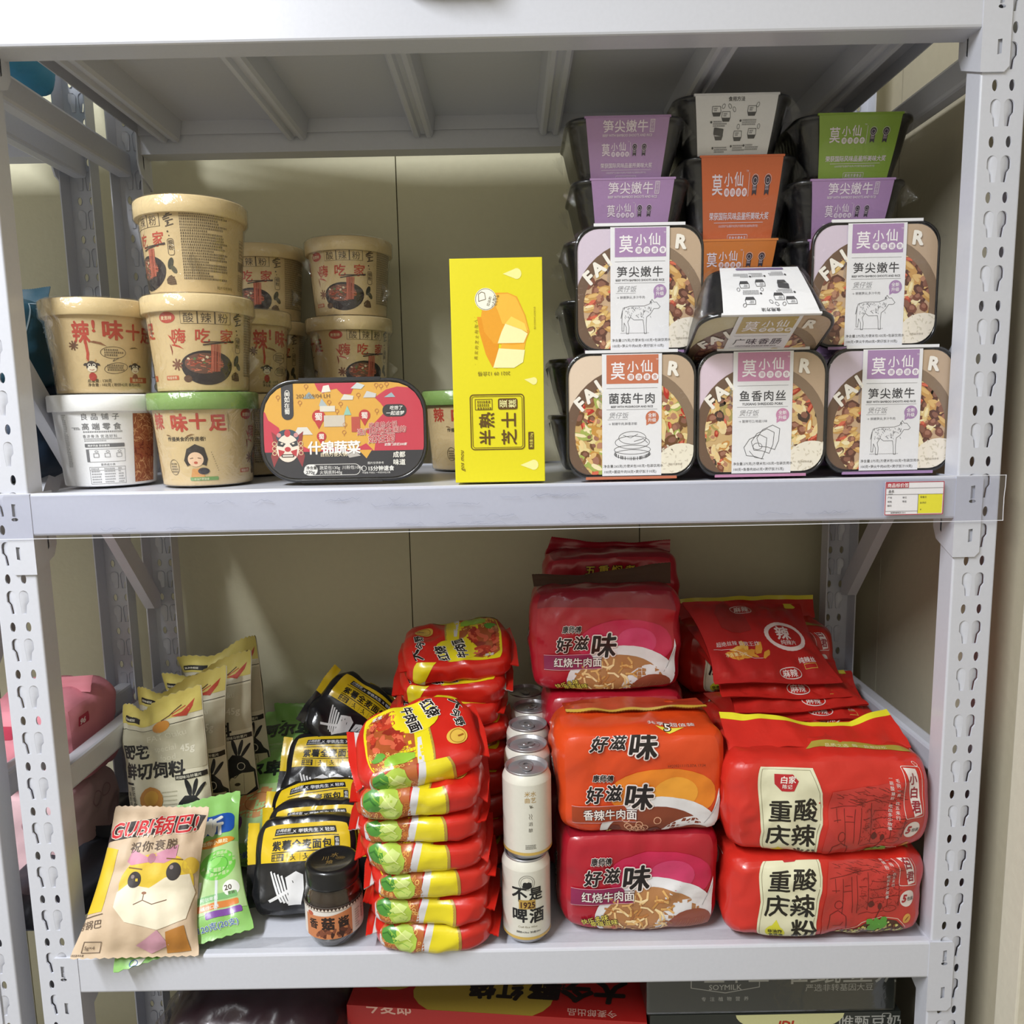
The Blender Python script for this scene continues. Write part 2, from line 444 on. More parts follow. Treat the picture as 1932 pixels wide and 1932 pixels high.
def beam_mesh(L, h=.0425, d=.030):   # along X from 0 to L, front face y=0
    m = MB(); r = .0025
    prof = [(d, 0), (r, 0), (r*.3, r*.3), (0, r), (0, h-r), (r*.3, h-r*.3), (r, h), (.010, h), (.0105, h-.002), (.012, h-.002), (d, h-.002)]
    q = len(prof); vs = []
    for x in (0, L): vs += [(x, y, z) for y, z in prof]
    fs = [(i, q+i, q+(i+1) % q, (i+1) % q) for i in range(q)]+[tuple(range(q)), tuple(range(q, 2*q))[::-1]]
    m.add(vs, fs, white_paint); return m.mesh('beam')
def rack(name, label, x0, x1, group=None, levels=(ZT, ZM, ZB, ZG), rib0=-.270, detail=True, flip=False):
    """x0, x1 = centre lines of the two pairs of posts"""
    t = thing(name, label, 'rack', ((x0+x1)/2, .165, ZF))
    ox, oy, oz = (x0+x1)/2, .165, ZF
    def child(nm, me, loc, sc=(1, 1, 1), par=None, rot=(0, 0, 0)):
        o = put(nm, me, t if par is None else par)
        if par is None: o.location = (loc[0]-ox, loc[1]-oy, loc[2]-oz)
        else: o.location = loc
        o.scale = sc; o.rotation_euler = rot
        return o
    for x in (x0, x1):
        child('post', POST, (x, 0, 0)); child('post', POST, (x, .332, 0), (1, -1, 1))
    xa, xb = x0+.0215, x1-.0215; L = xb-xa
    bm_ = beam_mesh(L-.0044)
    for z in levels:
        for yy, sy in ((0, 1), (.332, -1)):
            b = child('beam', bm_, (xa+.0022, yy-.0015*sy, z), (1, sy, 1))
            child('connector', CONN, (L-.0022, .0015, 0), (1, 1, 1), b)
            child('connector', CONN, (-.0022, .0015, 0), (-1, 1, 1), b)
        m = MB(); zt = z+.0405     # shelf panel with its turned-down rim, ribs are children
        m.box(xa+.001, xb-.001, .0112, .3205, zt-.0012, zt, white_paint)
        rim = white_paint
        for a, c in ((xa+.001, xa+.0025), (xb-.0025, xb-.001)): m.box(a, c, .0305, .3015, zt-.016, zt-.0012, rim)
        for a, c in ((.0306, .032), (.3, .3014)): m.box(xa+.0025, xb-.0025, a, c, zt-.018, zt-.0012, rim)
        d = child('shelf_panel', m.mesh('shelf_panel'), (ox, oy, oz)); d.location = (-ox, -oy, -oz)
        if detail and z in (ZT, ZM):
            x = rib0-.165
            while x < xb-.05:
                r = MB()
                w = [(0, zt-.0012), (.004, z+.016), (.007, z+.0125), (.012, z+.0125), (.0145, z+.017), (.0195, z+.017), (.022, z+.0125), (.027, z+.0125), (.030, z+.016), (.034, zt-.0012)]
                vs = [(x+u, y, v) for y in (.033, .299) for u, v in w]; q = len(w)
                r.add(vs, [(i, i+1, q+i+1, q+i) for i in range(q-1)]+[tuple(range(q)), tuple(range(q, 2*q))[::-1]], white_paint)
                o = put('rib', r.mesh('rib'), d); o.location = (0, 0, 0)
                x += .165
    for s, xx in ((1, xa-.0255), (-1, xb+.0255)):    # side frames: two rails and a diagonal inside the posts
        for z0 in (-.026, -.7515, -1.36):
            r = MB(); r.box(xx-.009, xx+.011, .019, .313, z0, z0+.030, white_paint, .004)
            o = child('side_rail', r.mesh('side_rail'), (0, 0, 0)); o.location = (-ox, -oy, -oz)
        r = MB(); a, b = ((.305, -.245), (.022, -.600)) if flip else ((.022, -.245), (.305, -.600))
        dx, dz = b[0]-a[0], b[1]-a[1]; l = math.hypot(dx, dz); nx, nz = -dz/l*.013, dx/l*.013
        xq = xx-.012 if s > 0 else xx-.001
        r.prism([(xq, a[0]+nx, a[1]+nz), (xq, b[0]+nx, b[1]+nz), *([] if flip else [(xq, b[0]+.010, b[1]-.012)]), (xq, b[0]-nx, b[1]-nz), (xq, a[0]-nx, a[1]-nz)], (.013, 0, 0), white_paint)
        o = child('diagonal_brace', r.mesh('diagonal_brace'), (0, 0, 0)); o.location = (-ox, -oy, -oz)
    return t
rack('shelf_rack', 'white slotted metal shelf rack carrying all the stacked snacks and noodles', -.4834, .4834)
rack('shelf_rack', 'white slotted metal rack standing beyond the left posts, mostly cut off', -1.5178, -.5510, detail=False, flip=True)
# ================================================================== paper noodle cups
KR, LIDK = '#d2b98a', '#dcc493'
RED, BRN, BLK = '#b8432f', '#4a3a2c', '#2b2320'
def bowl_art(cx, cy, k=1.0, dark='#2c2224', noodle='#b9583f', sticks=True):
    rd = random.Random(5); top = ell(cx, cy+3*k, 26*k, 15*k)
    lo = [(cx+27*k*math.cos(t), cy+3*k+(20*k if math.sin(t) < 0 else 15*k)*math.sin(t)) for t in (2*PI*i/30 for i in range(30))]
    a = [P_(dark, lo)]
    b = [E_('#6d4a3c', cx-3*k, cy+5*k, 20*k, 10.5*k)]
    for i in range(46):
        t = rd.uniform(0, 2*PI); q = rd.uniform(0, 1)**.5; x, y = cx-3*k+18*k*q*math.cos(t), cy+4*k+9*k*q*math.sin(t)
        b.append(L_(rd.choice([noodle, '#a5442f', '#cf7a5c', '#8d3a2a']), [(x-2.4*k, y+rd.uniform(-1, 1)*k), (x, y+rd.uniform(-.5, .9)*k), (x+2.4*k, y+rd.uniform(-1, 1)*k)], .75*k))
    b += [P_(rd.choice(['#5e7a4a', '#d9c8a8', '#7d3b2c']), blob(rd, cx+rd.uniform(-19, 4)*k, cy+rd.uniform(5, 13)*k, 1.5*k)) for i in range(9)]
    c = []
    if sticks:
        for i in range(9): x = cx+(4+i*1.15)*k; c.append(L_(rd.choice([noodle, '#c9705a', '#a8452f']), [(x-.8*k, cy-3*k), (x+rd.uniform(-.6, .6)*k, cy+8*k), (x+.9*k, cy+24*k)], .8*k))
        c += [L_('#3a2a28', [(cx-3*k, cy+23.5*k), (cx+29*k, cy+28*k)], 1.3*k), L_('#3a2a28', [(cx-2*k, cy+26.5*k), (cx+29*k, cy+27*k)], 1.1*k)]
    return [a, b, c]
def anise(col, x, y, r): return [L_(col, [(x, y), (x+r*math.cos(i*PI/4+.2), y+r*math.sin(i*PI/4+.2))], r*.32) for i in range(8)]+[E_(col, x, y, r*.3, n=8)]
def chili(col, x, y, l, rot):
    c, s = math.cos(math.radians(rot)), math.sin(math.radians(rot))
    pts = [(-l/2, .0), (-l*.25, l*.11), (l*.15, l*.10), (l/2, -l*.06), (l*.1, -.02*l), (-l*.25, -l*.02)]
    return P_(col, [(x+a*c-b*s, y+a*s+b*c) for a, b in pts])
def calf(x, y, k, col='#b0392f'):     # a plain little calf drawing
    return [E_('#3a2e2a', x, y+6*k, 5*k, 5.2*k), E_('#3a2e2a', x-5.6*k, y+8*k, 2*k, 1.1*k, 25), E_('#3a2e2a', x+5.6*k, y+8*k, 2*k, 1.1*k, -25), E_(col, x, y-3.6*k, 3.4*k, 4*k)], \
           [E_('#e7dcc4', x, y+3.6*k, 4.2*k, 2.8*k), E_('#f2ead8', x-2.1*k, y+7.2*k, 1.5*k), E_('#f2ead8', x+2.1*k, y+7.2*k, 1.5*k), L_('#c9a36a', [(x-3*k, y+10.5*k), (x-4*k, y+12.6*k)], .9*k), L_('#c9a36a', [(x+3*k, y+10.5*k), (x+4*k, y+12.6*k)], .9*k)], \
           [E_('#2a2220', x-2*k, y+7.2*k, .8*k, n=10), E_('#2a2220', x+2*k, y+7.2*k, .8*k, n=10), L_('#a05038', [(x-2*k, y+3.2*k), (x, y+2.5*k), (x+2*k, y+3.2*k)], .5*k)]
def merge(*arts):
    n = max(len(a) for a in arts); return [sum((list(a[i]) for a in arts if i < len(a)), []) for i in range(n)]
def cup_front(girl=False):
    t = '#5a4a35'
    A = [[R_(t, -19, 66.5, 30, 79, .4)]+[E_('#b94a3a', -33, 73, 9, 5.6)],
         [R_(KR, x+.35, 66.9, x+15.4, 78.6) for x in (-18.9, -2.6, 13.9)]+[T_('#e6cfa6', '麦思特', -40, 71, 4.2, .02)],
         [T_(BRN, c, x, 68.6, 10.5, .0) for c, x in zip('酸辣粉', (-16.6, -.3, 16.4))]]
    B = [[T_(RED, c, x, 48.6, 15.5, .018, sh=.06) for c, x in zip('嗨吃家', (-31, -7.5, 17))]]
    W = bowl_art(4, 22)
    D = [[chili(RED, -30, 50, 15, -55), chili(RED, -25, 44, 14, -15), chili('#8c3a2c', -32, 41, 12, -80)]+anise('#7a4a34', -27, 26, 5.5)+[R_('#c0603a', -43, 10.5, -27, 15, .8)]+[P_('#5d4630', blob(random.Random(3), 36, 13, 5.6)), E_('#3c3a2c', 37, 30, 3, 6, -20), E_('#55503a', 40, 24, 2.6, 4.6, 35), E_('#5d3f2c', -17, 11.5, 4.5, 3.6)],
         [T_('#ecd8b4', '味道非常', -41.5, 11.6, 3.1, .01)]+[L_('#7b6044', [(32, 10+i*2), (40, 11+i*2)], .5) for i in range(4)], []]
    S = [[L_(BRN, [(36+2.2*math.sin(i), 66+i*1.6), (41+3*math.cos(i*2), 68+i*1.5)], 1.1) for i in range(9)]+[E_(BRN, 37.5, 61, 1, n=8), E_(BRN, 38.5, 57, .7, n=8), F_(BRN, 36, 38, 42.5, 54, .5, 2.2), T_(BRN, '细粉', 36.7, 53, 5.2, .01, vert=True)]]
    return merge(A, B, W, D, S)
def cup_text():
    return [[scrib('#4d3f2e', 50, 14, 97, 80, 24, 1.9, 7), T_('#8a7a4c', '图片仅供参考', 84, 6, 3.4)]]
def cup_spicy(girl=False):
    x0 = -104
    if not girl:
        a = [[T_(RED, '辣', x0-36, 52, 24, .03, sx=.72), L_(RED, [(x0-24, 56), (x0-22.5, 40), (x0-23.5, 33)], 2.6), T_(RED, '!', x0-17, 62, 16, .04), T_(RED, '味', x0-8, 56, 21, .035), T_(RED, '十', x0+15, 56, 18, .03), T_(RED, '足', x0+33, 54, 18, .03)],
             [chili('#8a5a3c', x0-12, 50, 17, -12), chili('#6f5a34', x0+24, 46, 11, 8)]+anise('#6f4a34', x0-36, 48, 4.5)]
        c1, c2 = calf(x0-20, 20, 1.1), calf(x0+25, 19, 1.05, '#8a4a34')
        a = merge(a, [[], list(c1[0])+list(c2[0]), list(c1[1])+list(c2[1]), list(c1[2])+list(c2[2])])
        a = merge(a, [[O_(BRN, x0+2, 41, 12.5, .5, 6), O_(BRN, x0+4, 25, 12, .5, 5.4, 8), L_(BRN, [(x0+3, 35), (x0+1, 32), (x0+7, 35.4)], .5), scrib(BRN, x0-7, 37, x0+12, 45, 3, 1.9, 3), scrib(BRN, x0-5, 22, x0+13, 29, 3, 1.8, 4),
             T_('#55472f', '总重量 : 120克', x0-26, 10.5, 3.9, .012), T_('#55472f', '净含量 : 102克 ( 粉饼42克 酱包60克)', x0-26, 6.4, 3.7, .012), R_('#bb5a35', x0+18, 9.8, x0+43, 15.6, .6)], [T_('#e8cfa4', '酸爽过瘾', x0+21, 11.2, 3.8, .015)]])
        return a
    a = [[T_(RED, '辣', x0-39, 60, 18, .03), T_(RED, '味', x0-12, 58, 19, .04), T_(RED, '十', x0+8, 60, 17, .04), T_(RED, '足', x0+27, 58, 18, .04), T_('#3e3426', '传播美食的传递者!', x0-18, 46.5, 5, .015)],
         [P_('#38302c', [(x0+2, 20), (x0-1, 26), (x0+3, 38), (x0+12, 43), (x0+21, 39), (x0+24, 27), (x0+22, 20), (x0+12, 24)]), P_('#d59a5a', [(x0+5, 8), (x0+7, 17), (x0+18, 18), (x0+20, 8)]), R_('#6f9a55', x0+4, 4.6, x0+34, 8.4, 1)],
         [E_('#e9c6a4', x0+11.5, 27, 8.2, 7.6), E_('#37323a', x0+19, 14.6, 6, 3.6), chili('#7f5a34', x0+8, 52, 10, 20), chili('#7f5a34', x0-16, 52, 7, -10)],
         [L_('#6b4a3a', [(x0+6, 28), (x0+9, 28.6)], .7), L_('#6b4a3a', [(x0+14, 28.6), (x0+17, 28)], .7), E_('#c0604a', x0+11.5, 23.6, 2, 1.4), T_('#e8e2c0', '非油炸更健康', x0+8, 5.3, 2.7)], ]
    for i in range(9): a[1].append(E_('#55472f', x0+28+i*.8, 34-i*2.4, .45, n=6))
    a[1] += [O_('#55472f', x0-14, 19, 6, .5, 8), scrib('#55472f', x0-18, 13, x0-10, 24, 4, 1.6, 2)]
    return a
def cup_bar():
    rd = random.Random(2); a = [F_('#7a6a4c', 118, 40, 132, 60, .4), scrib('#7a6a4c', 119, 41, 131, 59, 5, 2, 9), F_('#7a6a4c', 116, 8, 138, 24, .4), scrib('#7a6a4c', 117, 9, 137, 23, 6, 1.4, 5)]
    x = 116
    while x < 138: w = rd.uniform(.3, .9); a.append(R_('#4f4330', x, 28, x+w, 38)); x += w+rd.uniform(.4, .9)
    return [a]
def cup_white():
    G = '#77777a'
    a = [[T_(G, '良品铺子', -17, 70.5, 7.2, .006, sp=2.6), T_(G, '高端零食', -17, 60, 7.8, .012, sp=2.2), L_(G, [(-28, 62), (-20, 62)], .4), T_(G, '零添加', -26, 59.6, 2.4), scrib(G, -16, 56, 22, 59, 1, 1.7, 2), T_(G, '香浓骨汤 优选好料', -17, 51.4, 3.6, 0, sp=.5),
          scrib('#9a9a9c', -16, 47, 22, 51, 2, 1.3, 4), R_('#6f6f72', -16, 41, 23, 45, .8), F_(G, -13, 25.5, 23, 39, .35), R_(G, -15.5, 25.5, -12.5, 39, .4),
          T_(G, '营养成分表', -2, 21.4, 2.9), F_(G, -14, 2, 22.5, 20, .35), L_(G, [(-14, 16.6), (22.5, 16.6)], .3), scrib('#8a8a8c', -12.5, 2.6, -2, 19.6, 6, 1.5, 3), scrib('#8a8a8c', 1, 2.6, 12, 19.6, 6, 1.4, 6), scrib('#8a8a8c', 15, 2.6, 21, 19.6, 6, 1.4, 8),
          scrib('#a2a2a4', -40, 20, -34, 76, 30, 1.2, 11)],
         [R_('#9c5a3c', 33, 2, 62, 76), T_('#ededed', '两步开启 即刻享用', -13, 41.8, 2.6, .02)]+[F_(G, x, 30.5, x+5, 34.5, .4) for x in (-8, 3, 14.5)]+[O_(G, x+3, 36.5, 1.6, .35, 1) for x in (-8, 3, 14.5)]]
    rd = random.Random(8); c = []; clip = [[(33, 2), (62, 2), (62, 76), (33, 76)]]
    for i in range(230):
        x, y = rd.uniform(33, 62), rd.uniform(2, 76); col = rd.choice(['#c08a60', '#b0714a', '#d6a47a', '#8c4a30'] if not 28 < y < 46 else ['#6e2c20', '#8a3c2a', '#a4583c'])
        t = rd.uniform(0, PI); l = 3
        c.append(L_(col, [(x-l*math.cos(t), y-l*math.sin(t)), (x+.8*math.sin(t), y-.8*math.cos(t)), (x+l*math.cos(t), y+l*math.sin(t))], .8, clip=clip))
    return a+[c]
def cup(label, loc, face, kind='k', fname=None):
    """face = mm along the wall that looks towards the camera"""
    t = thing('noodle_cup', label, 'noodle cup', loc, (0, 0, 0), 'paper noodle cups on the middle shelf')
    key = ('cup', kind)
    if key not in PROT:
        CURFIN[0] = 'paper'
        bc, lc = {'k': (KR, LIDK), 'g': (KR, '#7fa055'), 'w': ('#e6e6e8', '#ececec')}[kind]
        r0, r1, h = .0460, .0525, .0835
        def fn(u, v): a = u/50.; r = r0+(r1-r0)*v/83.5; return (r*math.sin(a), -r*math.cos(a), .001+v*.001)
        S = Surf(fn, np.linspace(-50*PI, 50*PI, 73), [0, 83.5], cutv=[])
        art = {'k': lambda: merge(cup_front(), cup_text(), cup_spicy(), cup_bar()), 'g': lambda: merge(cup_front(), cup_text(), cup_spicy(True), cup_bar()), 'w': cup_white}[kind]()
        b = MB(); b.surf(S, M(bc, 'paper'), art); b.lathe([(0, .0015), (r0-.0015, .0015), (r0-.0008, 0), (r0, .001)], M(bc, 'paper'), 72)
        l = MB(); R = .0567
        l.lathe([(r1-.001, .080), (R-.0006, .0795), (R, .0805), (R+.0002, .0955), (R-.0012, .0972), (R-.0045, .0972), (R-.0052, .0964), (0, .0964)], M(lc, 'paper'), 72)
        f = MB(); rd = random.Random(3)
        pr = [(r0-.01, -.0006), (r0+.0006, -.0004), (r0+.0014, .006), ((r0+r1)/2+.001, .045), (r1+.0012, .074), (R+.0012, .080), (R+.0012, .0962), (R-.0015, .0985), (R-.02, .0978), (0, .0976)]
        f.lathe(pr, clear_mat('shrink_film'), 64)
        f.v = [Vector(v)*(1+.006*noise.noise(Vector(v)*70)) for v in f.v]
        for a0, z in ((-1.15, .066), (1.2, .030)):        # gathered tips where the film was welded
            c = Vector((.0535*math.sin(a0), -.0535*math.cos(a0), z)); d = Vector((math.sin(a0), -math.cos(a0), 0)); w = Vector((math.cos(a0), math.sin(a0), 0))
            for k in range(4):
                q = c+w*rd.uniform(-.006, .006)+Vector((0, 0, rd.uniform(-.006, .006)))
                f.add([c-d*.003+Vector((0, 0, .012)), c-d*.003-Vector((0, 0, .012)), q+d*rd.uniform(.004, .011)], [(0, 1, 2)], clear_mat('shrink_film'))
        PROT[key] = (b.mesh('cup_wall'), l.mesh('lid'), f.mesh('shrink_wrap'))
    for nm, me in zip(('cup_wall', 'lid', 'shrink_wrap'), PROT[key]):
        if nm == 'shrink_wrap' and kind == 'w': continue
        o = put(nm, me, t); o.rotation_euler = (0, 0, -face/50.)
    return t
PROT = {}
DM = DECK['m']+.0012
cup('white noodle cup with grey print and a noodle picture, beneath a kraft cup', (-.4300, .102, DM), -16, 'w')
cup('kraft noodle cup with two calves and big red characters, on the white cup', (-.4285, .101, DM+.0985), -137)
cup('kraft cup with green lid, a girl drawing and red characters facing forward', (-.3160, .089, DM), -99, 'g')
cup('kraft noodle cup showing a black noodle bowl, on the green lidded girl cup', (-.3145, .089, DM+.0985), -20)
cup('kraft noodle cup on top of the tallest pile, showing dense small print', (-.3195, .101, DM+.1970), 43)
cup('kraft noodle cup with barcode side, low behind the green lidded girl cup', (-.3085, .211, DM), 30)
cup('kraft noodle cup with one calf at its right edge, behind the bowl picture cup', (-.3085, .211, DM+.0985), -166)
cup('kraft noodle cup in the rear left corner, standing on the shelf in shade', (-.3180, .331, DM), 20)
cup('kraft noodle cup in the middle of the rear left pile, a sliver showing', (-.3180, .331, DM+.0985), -14)
cup('kraft noodle cup with bowl picture, topmost of the rear left pile', (-.3165, .331, DM+.1970), 7)
cup('kraft noodle cup standing on the shelf right behind the hotpot tray', (-.1985, .300, DM), -16)
cup('kraft noodle cup partly hidden by the hotpot tray, red characters and bowl', (-.1955, .300, DM+.0985), -25)
cup('kraft noodle cup with bowl picture, topmost above the hotpot tray', (-.1920, .300, DM+.1970), 3)
cup('kraft cup with green lid, half hidden between hotpot tray and yellow box', (-.0360, .232, DM), -98, 'g')
# ================================================================== black ready-meal trays in printed sleeves
TW, TH, TD = .131, .126, .061
DISH = {'bamboo': ['#c8a888', '#5e382e', '#7c4a3a', '#8f5c48', '#d9b56e', '#e2c88e', '#c99a5a', '#a8483a', '#efe6d8'],
        'mushroom': ['#c9a56a', '#6a4526', '#8c5c34', '#d8bd74', '#e6d49a', '#a5b25a', '#c99444', '#b8281e', '#efe8d6'],
        'pork': ['#cfae7c', '#43302a', '#7c4630', '#d9b67c', '#ead3a2', '#c98f4a', '#a99a5a', '#a8301f', '#efe8da'],
        'sausage': ['#b79a88', '#4e2f30', '#6d4140', '#8a5450', '#a87068', '#5a3a36', '#946058', '#7c2f2c', '#d8ccc0']}
def food(rd, box, clip, pal, n, r0=3.2, r1=6.5):
    a, b, c = [], [], []
    for i in range(n):
        x, y = rd.uniform(box[0], box[2]), rd.uniform(box[1], box[3]); k = rd.randrange(1, 8)
        r = rd.uniform(r0, r1)*(.75 if k == 7 else 1); asp = rd.uniform(1, 1.25) if k < 4 else rd.uniform(1.3, 1.9); rot = rd.uniform(0, 180)
        q = blob(rd, x, y, r, asp, rot, 9, .18); s = (k*.0)
        (a if i % 2 else b).append(P_(pal[k], q, clip))
        sh = [(x+(px-x)*.55+.3, y+(py-y)*.5+.9) for px, py in q]
        hl = {1: '#8a5c4c', 2: '#a3705c', 3: '#b88468', 4: '#ecd096', 5: '#f2e3b8', 6: '#dfb878', 7: '#d86a50'}[k]
        (b if i % 2 else c).append(P_(hl, sh, clip))
    return a, b, c
def logo(col, bg, x, y, k, tm=True):    # the brand characters with four round tags; x, y = lower left, height ~20k
    a = [T_(col, '莫', x-1*k, y+2.6*k, 17*k, .012, sx=.82), T_(col, '小', x+14.5*k, y+8.6*k, 11*k, .012), T_(col, '仙', x+27*k, y+8.6*k, 12*k, .012)]+[E_(col, x+(18+i*7.6)*k, y+3.2*k, 3.3*k, n=14) for i in range(4)]
    b = [T_(bg, ch, x+(15.7+i*7.6)*k, y+1.6*k, 4.4*k) for i, ch in enumerate('潮流速食')]
    if tm: a.append(T_(col, 'TM', x+41.5*k, y+18.5*k, 2.2*k))
    return a, b
def medal(x, y, k):
    return [E_('#3c3440', x, y, 3.6*k, n=14), P_('#3c3440', [(x-2.8*k, y-2.5*k), (x+2.8*k, y-2.5*k), (x+2.8*k, y-12*k), (x, y-10*k), (x-2.8*k, y-12*k)])], [O_('#d8cfd6', x, y, 4.3*k, .35*k, n=18), O_('#c9bcc8', x, y-.4*k, 2.2*k, .4*k, n=10), scrib('#bdaebc', x-2.2*k, y-8*k, x+2.2*k, y-4*k, 2, 1.5*k, 2)]
COW = [(-20, 9), (-19, 13), (-12, 15), (4, 15), (10, 17), (13, 22), (15, 19), (18, 19), (22, 14), (20, 12), (15, 12), (11, 6), (7, 3), (6.5, -6), (7, -15), (4.5, -15), (4, -6), (3, 0), (-7, 0), (-11, 3), (-14, -2), (-12.5, -8), (-13, -15), (-15.5, -15), (-15.5, -8), (-18, -3), (-18.5, -12), (-20.5, -12), (-20.5, 0)]
def cow(x, y, k):
    rd = random.Random(4); a = [L_('#55555a', [(x+p*k, y+q*k) for p, q in COW], .42, True)]
    for i in range(85):
        p, q = rd.uniform(-18, 12), rd.uniform(3, 14.5)
        if rd.random() < .55 or q > 10 or p < -10: a.append(L_('#6a6a70', [(x+p*k, y+q*k), (x+(p+rd.uniform(-.5, 1.6))*k, y+(q-rd.uniform(.6, 2))*k)], .38))
    a += [L_('#8a8a90', [(x+p*k, y-14.5*k), (x+(p+1.5)*k, y-14*k)], .35) for p in range(-22, 10, 2)]+[L_('#44444a', [(x+12*k, y+17*k), (x+11*k, y+20*k), (x+13*k, y+18.4*k)], .5), L_('#44444a', [(x-20*k, y+10*k), (x-21.5*k, y+2*k)], .5)]
    return a
def bun(x, y, k):
    a = []
    for (q, w, h) in ((-9, 20, 5), (-4, 20, 5), (4, 19, 7), (9, 15, 7)): a.append(L_('#4a4a4e', [(x+w*k*math.cos(t), y+q*k+h*k*math.sin(t)) for t in (PI*2*i/22 for i in range(23))], .45))
    rd = random.Random(6)
    for i in range(60):
        t = rd.uniform(PI, 2*PI); a.append(L_('#5a5a5e', [(x+19*k*math.cos(t), y-6*k+6*k*math.sin(t)), (x+19*k*math.cos(t), y-9.5*k+6*k*math.sin(t))], .35))
    a += [L_('#5a5a5e', [(x-10*k, y+12*k), (x-2*k, y+9*k), (x+6*k, y+13*k)], .4), L_('#5a5a5e', [(x+2*k, y+5*k), (x+12*k, y+8*k), (x+17*k, y+3*k)], .5)]
    return a
def chop(x, y, k):
    a = []
    for i, (dx, dy) in enumerate(((9, 6), (3, 2), (-5, -4))):
        out = [(-12, -9), (-15, 0), (-9, 9), (2, 14), (10, 10), (9, -3), (5, -13), (-3, -10)]
        a.append(L_('#45454a', [(x+(dx+p)*k, y+(dy+q)*k) for p, q in out], .5, True))
    a += [O_('#55555a', x-5*k, y-3*k, 5*k, .45, 3.6*k), L_('#55555a', [(x-14*k, y-8*k), (x-8*k, y-15*k), (x+2*k, y-17*k)], .5)]
    return a
KINDS = {  # accent colour, soft background, title, english, net weight lines, dish, drawing, slogan
    'bamboo': ('#a886b4', '#d4c6d8', '笋尖嫩牛', 'BEEF WITH BAMBOO SHOOTS AND RICE', ('净含量:275克(方便米包105克+包装饮用水', '100克+笋尖牛肉60克+煲仔饭汁10克)'), cow, '→ 鲜嫩笋尖,多汁牛肉'),
    'mushroom': ('#c77455', '#e2cdb8', '菌菇牛肉', 'BEEF WITH MUSHROOM AND RICE', ('净含量:265克(方便米包105克+包装饮用水', '100克+菌菇牛肉50克+煲仔饭汁10克)'), bun, '→ 鲜嫩牛肉,鲜香浓郁'),
    'pork': ('#c789ae', '#dcc9d8', '鱼香肉丝', 'YUXIANG SHREDDED PORK', ('净含量:275克(方便米包105克+包装饮用水', '100克+鱼香肉丝65克+煲仔饭汁5克)'), chop, '→ 酸辣可口,地道川味'),
    'sausage': ('#b9a25c', '#c5bb98', '广味香肠', 'CANTONESE SAUSAGE AND RICE', ('净含量:275克', ''), chop, '→ 广式风味')}
def lid_art(kind):
    ac, bg, ti, en, nw, draw, slo = KINDS[kind]; pal = DISH[kind]; rd = random.Random(hash(len(kind))+3)
    W, H = 133., 126.; rr = rrect(3.5, 3.5, W-3.5, H-3.5, 22, 7); cx, cy = 66.5, 44; circ = ell(cx, cy, 67, 67, n=44); cin = ell(cx, cy, 57, 57, n=44)
    lf = [(0, 0), (38, 0), (38, H), (0, H)]; rt = [(96, 0), (W, 0), (W, H), (96, H)]
    l0 = [P_(bg, rr, [lf]), P_('#c0a78e', rr, [rt])]
    l1 = [P_('#6d5444', circ, [rr, lf]), P_('#8a7460', circ, [rr, rt])]
    l2 = [P_(pal[0], cin, [rr, lf]), P_(pal[0], cin, [rr, rt])]
    a, b, c = food(rd, (2, 4, 38, 92), [rr, cin, lf], pal, 74, 3.4, 7.2); a2, b2, c2 = food(rd, (96, 4, 131, 98), [rr, cin, rt], pal, 84, 3.4, 7.2)
    rice = [P_(pal[8], ell(118, 12, 26, 22), [rr, rt])]+[P_('#d9d0be', blob(rd, rd.uniform(98, 130), rd.uniform(4, 32), 1.1, 1.5), [rr, rt]) for i in range(40)]
    l6 = [T_('#f3eee6', ch, x+7.4*math.sin(math.radians(r)), y-7.4*math.cos(math.radians(r)), 18.5, .045, al='c', rot=r) for ch, x, y, r in (('F', 14.6, 75.5, 40), ('A', 24.0, 85, 36), ('I', 33.0, 93, 33))]+[T_('#f3eee6', 'R', 102, 103, 18.5, .05, rot=-6)]
    l7 = [R_('#e9e9ee', 37, 1, 97, H-.5)]
    lo, lo2 = logo('#f1edf2', ac, 46.5, 97.5, 1.07)
    l8 = [R_(ac, 41.5, 94.5, 93.5, 123)]+[L_('#8a8a90', [(41.5, y), (92.5, y)], .35) for y in (90, 68.8)]
    l8 += [T_('#3f3f46', ti, 67, 75.6, 11.2, .012, 'c', sp=.9), T_('#4a4a50', en, 67, 70.6, 2.9 if len(en) > 22 else 3.5, .02, 'c', sx=.93), T_('#9c9ca2', '煲仔饭', 43.5, 60.5, 6.6, -.004, sh=.2), L_('#8a8a90', [(42.5, 58.8), (62.5, 58.8)], .3), T_('#707078', slo, 43, 53.4, 3.1), E_(ac, 87.5, 60.5, 6.7), P_(ac, [(81.5, 57), (81.6, 52.4), (86, 55)])]
    l8 += draw(67.5, 32, .92)
    l8 += [T_('#3f3f46', nw[0], 38.2, 10.5, 3.35), T_('#3f3f46', nw[1], 38.4, 4.8, 3.35)]
    l9 = lo+[T_('#f4f0f4', '全新', 83.2, 61.2, 4.2, .015), T_('#f4f0f4', '升级', 83.2, 56.4, 4.2, .015)]+[T_('#a89f92', '图片仅供参考', 104, 12, 2.4), T_('#8a8a90', '2021/09/06 B', 36, 70, 3.4, rot=90)]
    return [l0, l1, l2, a+a2, b+b2, c+c2, rice+l6+l7, l8, l9, lo2]
